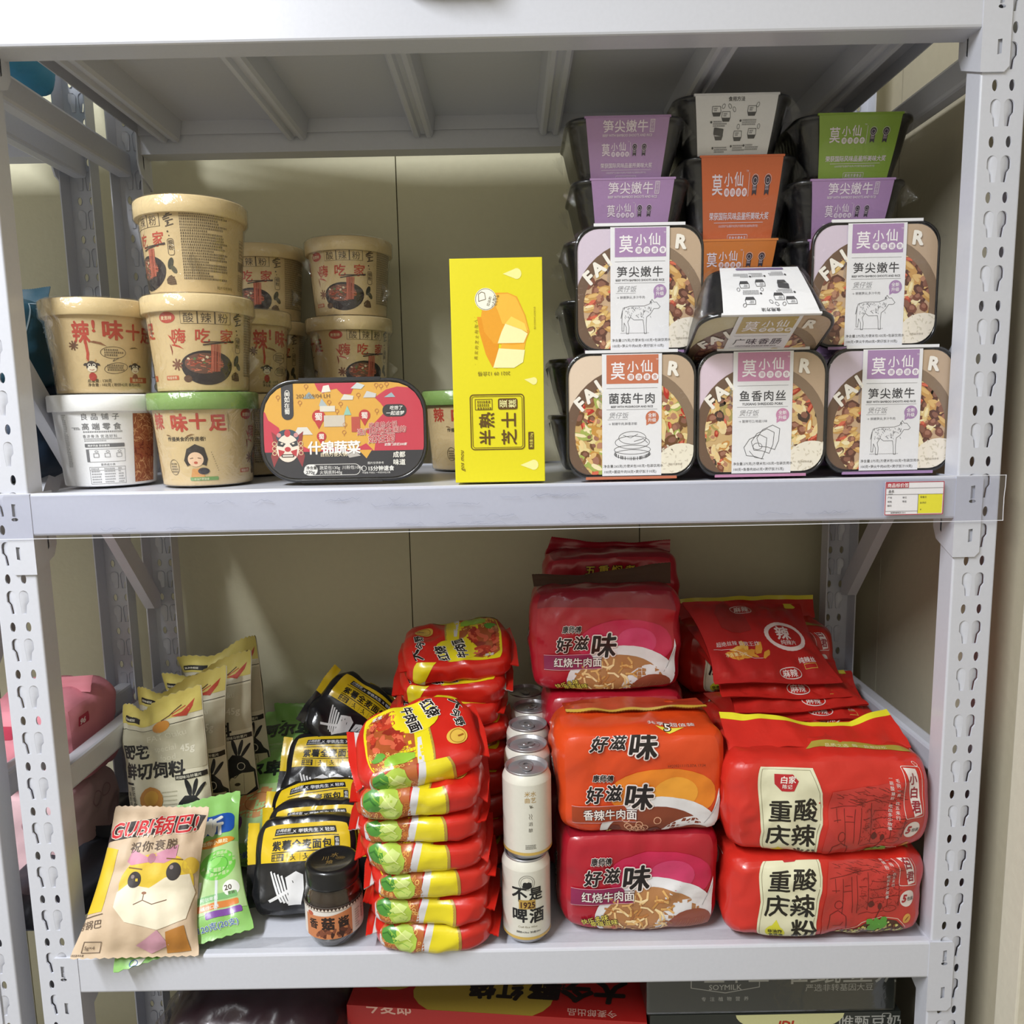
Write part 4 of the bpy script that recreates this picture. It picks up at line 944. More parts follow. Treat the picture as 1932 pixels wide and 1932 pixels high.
def pouch(w, h, t, amp=.0018, seed=1, bend=None, n=(30, 36), pin=(.0, .0), lean=0):
    """pillow bag standing in the XZ plane, z from 0 to h, front facing -Y; flat sealed strips at both ends"""
    def fn(sgn):
        def f(u, v):
            a, b = u/(w*500), v/(h*1000)        # -1..1, 0..1
            e = .045
            bb = min(max((b-e)/(1-2*e), 0), 1)
            th = t/2*(max(0, 1-abs(a)**2.6)**.55)*(max(0, 1-abs(2*bb-1)**2.4)**.6)
            x = u*.001*(1-.10*(max(0, 1-abs(2*bb-1)**2.2))*abs(a)); z = v*.001
            p = Vector((x, 0, z)); k = min(1, th/(t*.18)+.12)
            y = sgn*(-th)-.0
            pl = math.exp(-bb*7)+math.exp(-(1-bb)*7)
            y += -sgn*pl*k*.0022*math.sin(a*17+seed+3*nz(p, 12, seed))+(crease((x, sgn*.1, z), amp, seed) if sgn > 0 else -crease((x, .3, z), amp, seed+4))*k
            y += -.0022*math.sin(a*3.3+seed)*pl
            if th <= 0: y += .0006*sgn*-1
            v3 = Vector((x, y, z)); return bend(v3) if bend else v3
        return f
    us = np.linspace(-w*500, w*500, n[0]+1); vs = np.linspace(0, h*1000, n[1]+1)
    F = Surf(fn(1), us, vs); B = Surf(fn(-1), us, vs, flip=True)
    return F, B
def pouch_mesh(F, B, mat, art, name, bmat=None, zig=True):
    if zig:
        for S in (F, B):
            for j, d in ((0, 1), (-1, -1)):
                for i in range(0, len(S.us), 2): S.P[i, j] = S.P[i, j]*.7+S.P[i, j+d]*.3
    m = MB(); m.surf(F, mat, art, base=.0004); m.surf(B, bmat or mat); return m.mesh(name)
# ------------------------------------------------------------------ five-packs of noodles
def noodle_bowl(cx, cy, k, soup='#8f4a30', nood=True):
    rd = random.Random(9); W = '#dcdadd'
    a = [P_(W, [(cx+62*k*math.cos(t), cy+(44*k if math.sin(t) > 0 else 60*k)*math.sin(t)) for t in (2*PI*i/36 for i in range(36))]),
         P_(W, [(cx+22*k, cy+6*k), (cx+50*k, cy+24*k), (cx+66*k, cy+58*k), (cx+72*k, cy+52*k), (cx+62*k, cy+12*k), (cx+58*k, cy-6*k)])]
    b = [E_('#a9764a' if nood else soup, cx-4*k, cy-6*k, 52*k, 40*k, n=36), P_(W, ell(cx+32*k, cy-8*k, 34*k, 31*k)), ]
    c = [E_(soup, cx+34*k, cy-12*k, 27*k, 24*k), L_('#8b8a90', [(cx+44*k, cy+14*k), (cx+70*k, cy+54*k)], .5*k)]
    d = []
    if nood:
        for i in range(90):
            x, y = cx+rd.uniform(-48, 10)*k, cy+rd.uniform(-44, 26)*k; t = rd.uniform(0, PI)
            col = rd.choice(['#d7a866', '#e2bd84', '#c08c4c', '#b27640', '#ead0a0', '#9a6238'])
            d.append(L_(col, [(x-6*k*math.cos(t), y-6*k*math.sin(t)), (x+2*k*math.sin(t), y-2*k*math.cos(t)), (x+6*k*math.cos(t), y+6*k*math.sin(t))], 2*k))
        d += [P_('#5f8f3c', blob(rd, cx-36*k, cy-32*k, 6*k, 1.7, 70)), P_('#6fa045', blob(rd, cx+14*k, cy-34*k, 6*k, 2.1, -10)), P_('#b8402c', blob(rd, cx-44*k, cy-10*k, 3*k)), P_('#c8925a', blob(rd, cx+2*k, cy-30*k, 7*k)), P_('#d9c49a', blob(rd, cx-46*k, cy-44*k, 8*k)), P_('#b98a5c', blob(rd, cx-54*k, cy-40*k, 6*k))]
    else:
        for i in range(40): d.append(P_(rd.choice(['#74382a', '#a4604a', '#5e2a20', '#b67a5c']), blob(rd, cx+rd.uniform(-46, 6)*k, cy+rd.uniform(-40, 12)*k, rd.uniform(3, 7)*k)))
        for i in range(14): x = cx+rd.uniform(-40, 0)*k; y = cy+rd.uniform(-30, 22)*k; d.append(O_('#cf9a7c', x, y, 3.4*k, .9*k, n=10))
    for i in range(12): d.append(L_('#a86a50', [(cx+(16+i*3)*k, cy-(16-3*math.sin(i))*k), (cx+(20+i*2.6)*k, cy-(2-3*math.sin(i*2))*k)], .6*k))
    return a, b, c, d
def brand_art(x, y, k):    # white haloed brush lettering
    a, b = [], []
    for s, dx, dy, z, sx in (('好', 0, 0, 25, .95), ('滋', 26, 3, 24, .95), ('味', 51, -8, 40, 1.0)):
        a.append(T_('#e6d9d6', s, x+dx*k, y+dy*k, z*k, .075, sx=sx, sh=.12)); b.append(T_('#1b1417', s, x+dx*k, y+dy*k, z*k, .03, sx=sx, sh=.12))
    a.append(T_('#e6d9d6', '康师傅', x+10*k, y+29*k, 11*k, .09, sx=.85, sh=.1)); b.append(T_('#1b1417', '康师傅', x+10*k, y+29*k, 11*k, .03, sx=.85, sh=.1))
    return a, b
def fivepack_art(kind):
    red = kind != 'spicy'; dy = {'beef': 0, 'beef2': -12, 'spicy': -20}.get(kind, 0)
    base, mid = ('#a8182a', '#bf1f4c') if red else ('#cf4418', '#dd7f22')
    if kind == 'x': return [[], [T_('#3a1c14', '五重焖煮', -36, 37, 15, .08, sp=3)], [T_('#d8c040', '五重焖煮', -36, 37, 15, .02, sp=3)]], base
    P0 = [P_(mid, ell(24, 8+dy, 60, 30)), P_('#c93a68' if red else '#e59c34', ell(36, 10+dy, 24, 18))]
    if kind == 'beef2': P0.append(P_('#86152a', [(-100, 44), (100, 38), (100, 70), (-100, 70)]))  # darker top band: print gradient and shadow, both put into the colour
    bw = noodle_bowl(20, -44+dy, 1.14, '#8d4a36' if red else '#7c3a24', red)
    ba, bb = brand_art(-62, 1+dy, .80)
    if not red: b2 = brand_art(-58, 40, .80); ba, bb = ba+b2[0], bb+b2[1]+[T_('#4a1c10', 'HQ20211115.07A 17:34', 26, 20, 4.2, 0)]
    band = '#86204e' if red else '#983a18'; txt = '红烧牛肉面' if red else '香辣牛肉面'
    c = [P_(band, [(-79, -23+dy), (-79, -5+dy), (-20, -4+dy), (-6, -22+dy)]), L_('#d8aab4', [(-79, -4.6+dy), (-10, -3.6+dy)], .5), L_('#d8aab4', [(-79, -23.4+dy), (-6, -22.4+dy)], .5)]
    t = [T_('#4a2a30', txt, -65, -18.6+dy, 12.6, .06, sx=.94)]; t2 = [T_('#e4dcd8', txt, -65, -18.6+dy, 12.6, .014, sx=.94)]
    y = [T_('#3a1c14', '快乐多味', -66, -49+dy, 8, .08, rot=14, sh=.1), T_('#3a1c14', '幸福滋味', -56, -52+dy, 8, .08, rot=8)]; y2 = [T_('#dccf5c', '快乐多味', -66, -49+dy, 8, .01, rot=14, sh=.1), T_('#dccf5c', '幸福滋味', -56, -52+dy, 8, .01, rot=8)]
    return [P0[:1], P0[1:], bw[0], bw[1], bw[2], bw[3]+c, ba+t+y, bb+t2+y2], base
def fivepack(label, loc, kind, a, c, b=.05, seed=1, rotz=0, topart=None, rx=0, topmat=None):
    t = thing('noodle_five_pack', label, 'noodle pack', loc, (rx, 0, rotz), 'bagged five-packs of noodles')
    CURFIN[0] = 'film'; S = block(a, b, c, 7.5, .0026, seed, lambda v: Vector((v.x, v.y, max(.0003, v.z+c))), (34, 14, 26))
    art, base = fivepack_art(kind)
    sc = a/.086
    m = M(base, 'film')
    side = [[T_('#e6d9d6', '好滋味', 10, -46, 20, .07, rot=90)], [T_('#1b1417', '好滋味', 10, -46, 20, .02, rot=90)]]
    arts = {'front': art, 'left': side, 'right': side}
    if topart: arts['top'] = topart
    put('bag', block_mesh(S, {'all': m, 'top': topmat or m}, arts, 'bag'), t)
    return t
DARKR = M('#8f1626', 'film')
fivepack('red noodle five-pack at the front of the shelf, under the orange one', (.151, .071, DB), 'beef', .0875, .059, .050, 2, topmat=DARKR)
t_or = fivepack('bright orange noodle five-pack lying on the front red one', (.1535, .071, DB+.1165), 'spicy', .0905, .0575, .050, 3, topart=[[], [T_('#e2d8d4', '共享  超值装', 8, -33, 9.5, .01), P_('#e0d44a', [(16, -36), (48, -36), (32, -47)])], [T_('#3a1c14', '5', 25, -42, 17, .09)], [T_('#f0e8e0', '5', 25, -42, 17, .01)]])
put('folded_seal', fin_mesh('folded_seal', [(-.080, .046, .113), (0, .047, .117), (.080, .046, .114)], [(-.078, .004, .1185), (-.02, -.002, .1205), (.03, .002, .121), (.084, .010, .119)], '#b03a22', seed=4, edge=('#c9a53c', .84), ripple=.002), t_or)
fivepack('red noodle five-pack lowest behind the orange pack, hardly visible', (.140, .185, DB), 'beef', .086, .0580, .048, 4)
fivepack('scarlet noodle five-pack squeezed between the orange pack and the one above', (.141, .185, DB+.1150), 'x', .086, .0580, .048, 5, topart=None)
t_d = fivepack('crimson noodle five-pack with dark crimped top, standing on the scarlet one', (.1300, .1830, DB+.2300), 'beef2', .0905, .0640, .044, 6, rx=-.06, topmat=DARKR)
put('top_seal', fin_mesh('top_seal', [(-.086, -.012, .1265), (-.02, -.006, .128), (.085, -.01, .127)], [(-.088, .002, .140), (-.03, .004, .137), (.02, .006, .143), (.088, .004, .152)], '#4a3526', seed=2, ripple=.002), t_d)
for k, lab in enumerate(('dark red noodle five-pack lowest at the wall, hidden by the crimson ones', 'dark red noodle five-pack second at the wall, hidden by the crimson ones')): fivepack(lab, (.150, .290, DB+.1262*k), 'beef', .086, .0640, .044, 7+k)
t_e = fivepack('dark red noodle five-pack topmost at the wall, peeking over the crimson pack', (.1510, .300, DB+.2525), 'x', .0890, .0640, .044, 9, topmat=DARKR)
put('top_seal', fin_mesh('top_seal', [(-.087, 0, .122), (0, .004, .124), (.087, 0, .121)], [(-.078, .0, .147), (-.03, .0, .139), (.03, .002, .136), (.088, .002, .139)], '#8f1626', seed=5, ripple=.003, teeth=True), t_e)
CURFIN[0] = 'film'
# ------------------------------------------------------------------ hot and sour vermicelli five-packs
def verm_art(dy=0):
    rd = random.Random(3); cr = '#d9d6b8'; ink = '#1e1a14'; K = '#5e1a16'; w = '#ddd0cc'
    Y = lambda pts: [(x, y+dy) for x, y in pts]
    a = [P_('#b8352f', Y([(-2, 46), (120, 60), (120, -90), (-6, -90), (-10, -20)]))]
    a += [P_(cr, Y([(-84, 76), (-22, 72), (-12, 44), (-10, 28), (-16, -20), (-15, -60), (-86, -60), (-76, 0)]))]
    b = [L_('#8a8468', Y([(-80, 73), (-25, 69), (-14.6, 44), (-12.6, 28), (-18.6, -20), (-17.6, -60)]), .5), L_('#8a8468', Y([(-80, 73), (-73, 0), (-83, -60)]), .5), P_('#b3222a', Y([(-64, 66), (-44, 65), (-37, 57), (-42, 47), (-54, 46), (-62, 54)]))]
    for s, x, y, z in (('重', -69, 15, 25), ('庆', -72, -14, 27), ('酸', -43, 16, 26), ('辣', -45, -14, 27), ('粉', -44, -45, 29)): b.append(T_(ink, s, x, y+dy, z, .02, sh=.05))
    b += [E_('#d3d03a', -61, -36+dy, 11, 9.5), P_('#d3d03a', Y([(-65, -29), (-58, -20), (-54, -29)]))]
    c = [T_('#ece2da', '白家', -57, 56+dy, 8.4, .02), T_('#ece2da', '陈记', -54, 50+dy, 5, .01), T_(ink, '非油炸', -69, -36+dy, 5.6, .02), T_(ink, '更健康', -69, -42.4+dy, 5.6, .01)]
    for i in range(60): x = rd.uniform(2, 78); y = 44-abs(x-40)*.2+rd.uniform(-9, 8); b.append(L_(K, Y([(x, y), (x+rd.uniform(3, 9), y-rd.uniform(0, 4))]), .4))
    for x0, y0, x1, y1 in ((-2, 26, 46, 36), (4, 26, 4, 12), (12, 26, 12, -14), (22, 27, 22, -12), (28, 28, 28, -14), (40, 32, 40, -12), (62, 32, 62, -10), (76, 34, 76, -8), (12, 12, 22, 12), (14, 18, 20, 18), (0, 14, 8, 14), (42, 12, 76, 16), (42, 2, 76, 4), (30, 16, 38, 16), (30, 6, 38, 6), (44, 22, 60, 22)): b.append(L_(K, Y([(x0, y0), (x1, y1)]), .55))
    for i in range(130): x = rd.uniform(28, 78); y = rd.uniform(-12, 30); b.append(L_(K, Y([(x, y), (x+rd.uniform(-1, 4), y+rd.uniform(-3, 3))]), .32))
    b += [O_(K, 8, -3+dy, 4, .6, 5), L_(K, Y([(-2, -34), (0, -16), (8, -10), (16, -16), (19, -34)]), .7), L_(K, Y([(4, -30), (12, -30), (14, -24)]), .5), P_(K, ell(44, -5+dy, 3.4, 4)), P_(K, ell(54, -8+dy, 2.4, 4)), L_(K, Y([(50, -22), (54, -12)]), .9), O_(K, 66, -12+dy, 8, .5, 4), L_(K, Y([(30, -16), (40, -14), (46, -16), (58, -14)]), .5)]
    b += [P_(w, Y([(78, 71), (96, 70), (101, 18), (88, 16)])), F_(w, 76, 15+dy, 104, 73+dy, .7, 2), O_(w, 101, 77+dy, 3.4, .7), P_(w, ell(89, -1+dy, 11.5, 10.5)), P_('#cf9a4a', ell(91, -27+dy, 6, 6.5)), L_('#d9b9a8', Y([(2, -62), (14, -40), (34, -26), (56, -21), (78, -26), (96, -42), (102, -62)]), .8)]
    c += [T_('#8e2030', s, 80.6+i*2.4, 53+dy-i*16, 14, .03) for i, s in enumerate('小白君')]+[T_(w, '毛驹一梅,四五来行', 66, 58+dy, 4.4, 0, vert=True, sp=.6), T_(w, '一碗酸辣粉,吃出多少故事', 59, 60+dy, 4.4, 0, vert=True, sp=.6), T_('#a8202c', '5', 80, -5+dy, 13, .05, sh=.15), T_('#4a4a4a', '包装', 88, -3.6+dy, 5.6, .01), chili('#7c3a20', 91, -27+dy, 9, 50), T_('#a89a80', 'R', 99.8, 75.6+dy, 3.4, .01)]
    b += [P_('#4b2a1e', Y([(4, -66), (16, -42), (36, -28), (56, -23), (76, -28), (94, -43), (100, -66)]))]
    for i in range(150):
        t = rd.uniform(-1, 1); x = 53+t*42; y = -38+dy+rd.uniform(-14, 12)*(1-t*t*.8)-8*t*t; c.append(P_(rd.choice(['#cfc258', '#9db04a', '#7c4a30', '#d8cf8a', '#5c2e22', '#b8a86a']), blob(rd, x, y, rd.uniform(1, 2.2))))
    d = [P_('#57983a', blob(rd, 50+rd.uniform(-10, 10), -29+dy+rd.uniform(-6, 4), rd.uniform(3, 5.5))) for i in range(12)]+[P_('#8e1f26', rrect(-78, -54+dy, -44, -47+dy, 2)), L_('#8ec070', Y([(44, -30), (50, -26), (56, -31)]), .5)]
    e = [T_(w, '方便粉丝', -74, -52.8+dy, 6, .02)]
    return [a, b, c, d, e]
VRED = '#c32a20'
def vermpack(label, loc, a=.1075, c=.052, b=.054, seed=1, rotz=0, header=None, ry=0, dy=0):
    t = thing('vermicelli_five_pack', label, 'noodle pack', loc, (0, ry, rotz), 'vermicelli five-packs')
    CURFIN[0] = 'film'; S = block(a, b, c, 5.5, .0034, seed, lambda v: Vector((v.x, v.y, max(.0003, v.z+c))), (40, 16, 24))
    side = [[P_('#ddd0cc', ell(-10, 22, 16, 12)), L_('#ddd0cc', [(-24, -10), (-26, 10), (-8, 34), (16, 34)], .8)], [T_('#a8202c', '白家', -20, 18, 11, .03), T_('#1e1a14', '酸辣粉', -14, -30, 15, .03, rot=70)]]
    top = [[P_('#a8963c', [(-20, -28), (100, -36), (104, -26), (-10, -18)])], [T_('#d6cc9a', '品质之选  每一款都好吃', 0, -30, 6.4, .01, rot=-2)]]
    put('bag', block_mesh(S, {'all': M(VRED, 'film')}, {'front': verm_art(dy), 'left': side, 'right': side, 'top': top}, 'bag'), t)
    if header: put('top_seal', fin_mesh('top_seal', header[0], header[1], VRED, False, seed=seed, ripple=.003, edge=('#ddd22e', .80)), t)
    return t
vermpack('red vermicelli five-pack lying lowest at the front right corner', (.3510, .053, DB), .1085, .0490, seed=11)
vermpack('red vermicelli five-pack with yellow-edged header, on the front right one', (.3500, .054, DB+.0970), .1085, .0560, seed=12, dy=-25,
         header=([(-.100, -.018, .1045), (-.02, -.024, .1125), (.03, -.022, .112), (.100, -.016, .1045)], [(-.100, .024, .133), (-.05, .022, .1285), (.0, .014, .1215), (.045, .016, .1205), (.092, .026, .133)]))
vermpack('red vermicelli five-pack on the shelf behind the front pair, out of sight', (.3560, .168, DB), .1085, .0500, seed=13)
vermpack('red vermicelli five-pack behind the front pair, its white-badged end showing', (.3580, .168, DB+.0990), .1080, .0480, seed=14)
for k in range(2): vermpack('red vermicelli five-pack at the wall under the one with standing header', (.350, .280, DB+.0960*k), .1060, .0480, seed=15+k)
vermpack('red vermicelli five-pack at the wall, its yellow-edged header behind the spicy packets', (.346, .281, DB+.1920), .1040, .0440, seed=17, header=([(-.094, .01, .084), (0, .012, .088), (.094, .01, .085)], [(-.096, .030, .110), (0, .034, .1125), (.098, .030, .1125)]))
# ------------------------------------------------------------------ flat spicy snack packets
def lap_art(k):
    rd = random.Random(k); w = '#d8c4c0'
    a = [P_('#8a2420', blob(rd, -30, 96, 26, 1.2)), O_(w, 34, 66, 27, 5.5, 20)]+[P_(rd.choice(['#c98a34', '#b86a28', '#d9a850']), blob(rd, -30+rd.uniform(-26, 26), 40+rd.uniform(-7, 7), rd.uniform(3, 8), 1.6)) for i in range(16)]
    b = [T_(w, '辣', 19, 62, 22, .03, sh=.12), T_(w, '纯辣片', 33, 52.5, 8, .01, 'c', sh=.12), O_(w, -10, 112, 15, 1, 7), T_(w, '麻辣', -20, 108.5, 10, .02, sh=.2), T_(w, '超绝丝辣 极致王炸', -70, 52, 7.5, .0, sh=.1), T_('#ddcf9a' if k % 2 else w, '净含量:50克', -62, 36, 6, 0), L_(w, [(-76, 48), (-50, 46), (-24, 32), (-12, 32)], .6), O_(w, 20, 14, 15, 1, 7), T_(w, '麻辣', 9, 10, 10, .02), F_('#d0b050', 44, 20, 60, 26, .6), T_(w, '纯辣丝', 38, 28, 8, .02)]
    return [a, b]
def lap(label, loc, rot, seed, col='#b3241e'):
    t = thing('spicy_snack_packet', label, 'snack packet', loc, rot, 'flat spicy snack packets')
    CURFIN[0] = 'film'; F, B = pouch(.168, .128, .017, .0022, seed, n=(26, 22))
    put('pouch', pouch_mesh(F, B, M(col, 'film'), lap_art(seed), 'pouch', zig=False), t)
    put('hanging_tab', fin_mesh('hanging_tab', [(.060, .001, .120), (.075, .001, .120)], [(.060, .001, .1285), (.075, .001, .1285)], '#c9bc3a', False, nseg=3, rows=2, ripple=0), t)
    return t
R = math.radians
lap('topmost spicy packet with the big white ringed character facing up', (.333, .118, -.6690), (R(-56), R(5), R(12)), 3, '#a3201e')
for lab, loc, rot, sd in (('spicy packet second from top, white oval mark at its front edge', (.342, .116, -.6865), (R(-66), R(5), R(10)), 4), ('spicy packet third from top, golden strips along its front edge', (.358, .108, -.6990), (R(-72), R(1), R(9)), 5),
     ('dark spicy packet fourth from top, small gold print at the right', (.362, .104, -.7100), (R(-75), R(2), R(2)), 6), ('spicy packet fifth from top, right corner sticking far out', (.366, .1, -.7205), (R(-78), R(-4), R(-6)), 8), ('spicy packet lowest in the pile, golden strip drawing in front', (.358, .094, -.7310), (R(-81), R(-3), R(3)), 7)): lap(lab, loc, rot, sd)
# ------------------------------------------------------------------ single noodle packs lying in piles
YEL, NRED = '#dccb1e', '#c42318'
def noodles_patch(rd, x0, y0, x1, y1, n):
    out = []
    for i in range(n):
        x, y = rd.uniform(x0, x1), rd.uniform(y0, y1); out.append(O_(rd.choice(['#d79a48', '#c47a34', '#e2b468', '#a8602a']), x, y, rd.uniform(1.2, 2.6), .8, rd.uniform(1, 2.2), rd.uniform(0, 90), 9))
    return out
def single_front(sd):
    rd = random.Random(sd)
    a = [R_('#b0602e', -66, -20, -8, 20), P_('#cfcdd0', [(-14, -20), (-4, 20), (4, 20), (-6, -20)]), P_(YEL, [(-6, -20), (4, 20), (30, 20), (29, -20)]), R_('#a88a3c', 29, -20, 32.4, 20), P_('#cfcdd0', [(-68, 20), (-68, -20), (-46, -20), (-60, 4)])]
    b = noodles_patch(rd, -58, -16, -10, 12, 85)+[P_('#b8321e', blob(rd, -46+rd.uniform(-8, 8), 12+rd.uniform(-3, 4), 5)) for i in range(4)]
    c = [P_('#a9c24a', [(-46, 13), (-34, 17), (-22, 14), (-15, 4), (-17, -6), (-25, -13), (-36, -9), (-42, 2)]), P_('#4a8a32', [(-60, 12), (-50, 16), (-40, 12), (-36, 4), (-42, -2), (-52, -1), (-58, 4)])]
    d = [P_('#c9da82', [(-40, 5), (-30, 12), (-20, 9), (-24, 4), (-34, 2)]), P_('#bcd06a', [(-36, -3), (-26, 2), (-19, -2), (-24, -8), (-33, -8)]), L_('#7fae3c', [(-50, 12), (-40, 8), (-34, 2)], .8), L_('#e0ea9c', [(-38, 12), (-30, 8), (-22, 1)], .8), L_('#86b444', [(-44, -1), (-32, 0), (-24, -5)], .7), L_('#2f6a24', [(-57, 8), (-50, 10), (-43, 6)], 1.2)]
    return [a, b, c, d]
def single_top():
    rd = random.Random(5); k = '#1a1612'
    a = [R_(YEL, -64, -52, 14, 52), R_('#a88a3c', 13, -52, 15.5, 52), P_('#a8542a', [(-62, -50), (-58, 30), (-40, 44), (-20, 38), (-2, 4), (-6, -50)]), P_('#cfcdd0', [(-6, -50), (0, -10), (4, -10), (2, -50)])]
    b = noodles_patch(rd, -58, -48, -10, -20, 60)+[P_(rd.choice(['#b83a24', '#8e2a1c', '#cf6244', '#a03020']), blob(rd, rd.uniform(-52, -14), rd.uniform(-16, 34), rd.uniform(3, 7), 1.3)) for i in range(34)]+[E_(YEL, 2, 22, 27, 25), E_('#d8b04a', 44, -22, 14, 12)]
    c = [P_('#8fb83a', blob(rd, -24, -34, 13, 1.3, 10)), P_('#5f9a38', blob(rd, -46, -28, 8, 1.4, 20)), T_('#ded8d0', '红烧', 12, 44, 16, .09, rot=-80), T_('#ded8d0', '牛肉面', -12, 42, 15, .09, rot=-80), T_('#ded8d0', '大', 50, 44, 24, .09, rot=-80), T_('#ded8d0', '今野', 42, 20, 15, .09, rot=-80), O_('#a8782c', 44, -22, 10, 1)]
    d = [T_(k, '红烧', 12, 44, 16, .03, rot=-80), T_(k, '牛肉面', -12, 42, 15, .03, rot=-80), T_(k, '大', 50, 44, 24, .05, rot=-80), T_(k, '今野', 42, 20, 15, .03, rot=-80), T_('#ded8d0', '今麦郎出品', 62, 36, 5, .01, rot=-80), T_('#ded8d0', '家常', -48, 34, 7, .02), anise('#9a5a20', 44, -22, 7)[0]]
    return [a, b, c, d]
def single(label, loc, rot, seed, full=False, group='single noodle packs in the front pile', dark=False):
    t = thing('noodle_pack', label, 'noodle pack', loc, rot, group)
    key = ('single', seed)
    if key not in PROT:
        CURFIN[0] = 'film'; S = block(.064, .049, .0158, 4.6, .0030, seed, None, (36, 18, 10))
        bag = block_mesh(S, {'all': M(NRED, 'film')}, {'front': single_front(seed), 'top': single_top(), 'back': [[P_(YEL, [(-66, 20), (-30, 20), (-44, -6), (-52, -20), (-66, -20)])], [P_('#b9b4ae', [(-50, -20), (-44, -6), (-66, -14), (-66, -20)])]]}, 'bag')
        rd = random.Random(seed); fins = []
        for s, col in ((-1, '#c9c6c4' if seed % 2 else NRED), (1, NRED)):
            d = rd.uniform(-.004, .003); b2 = rd.uniform(-.005, .005); x0, x1 = s*.0605, s*(.0735+rd.uniform(0, .004))
            p0 = [(x0, -.036, b2*.3), (x0, 0, 0), (x0, .036, -b2*.3)]; p1 = [(x1-s*.004, -.040, d+b2), (x1, 0, d*.5), (x1-s*.002, .040, d-b2)]
            if s > 0: p0, p1 = p0[::-1], p1[::-1]
            fins.append(fin_mesh('end_seal', p0, p1, col, seed=seed, ripple=.0016, nseg=20, rows=5, edge=(NRED, .45)))
        PROT[key] = (bag, *fins)
    for nm, me in zip(('bag', 'end_seal', 'end_seal'), PROT[key]): put(nm, me, t)
    return t
rows = [(-.0760, 0, 1, 'noodle pack lowest of the front pile, its red end hanging over the beam edge'), (-.0790, -2, 2, 'noodle pack second from the bottom of the front pile'), (-.0780, 3, 3, 'noodle pack third from the bottom, its red tip pointing at the cans'),
        (-.0840, -1, 4, 'noodle pack in the middle of the front pile, white end folded down'), (-.0880, 1, 5, 'noodle pack fifth from the bottom with ribbed red end folded aside'), (-.0870, 3, 6, 'noodle pack directly under the topmost front one')]
for k, (x, a, sd, lab) in enumerate(rows):
    single(lab, (x, .042-.0012*k, DB+.0172+.0315*k), (R(3), R(-1.5*(1 if k in (2, 4, 5) else -.4)), R(a)), sd)
single('topmost noodle pack of the front pile, tilted forward with its picture showing', (-.0890, .040, DB+.0172+.0315*6+.010), (R(22), R(-8), R(13)), 7)
gb = 'single noodle packs in the rear pile'
for k in range(6): single('noodle pack buried in the rear pile behind the tilted front one', (-.058, .190, DB+.0172+.0317*k), (0, 0, PI+R(2*(k % 3)-2)), 1+k % 4, group=gb)
for k, (x, lab) in enumerate(((-.066, 'noodle pack third from the top of the rear pile, yellow oval partly covered'), (-.060, 'noodle pack second from the top of the rear pile, only its red edge showing'), (-.054, 'topmost noodle pack of the rear pile, big characters turned sideways'))):
    single(lab, (x, .190, DB+.0172+.0317*(6+k)), (R(-8-k*4), R(2), PI+R(-4+5*k)), 4+k, group=gb)
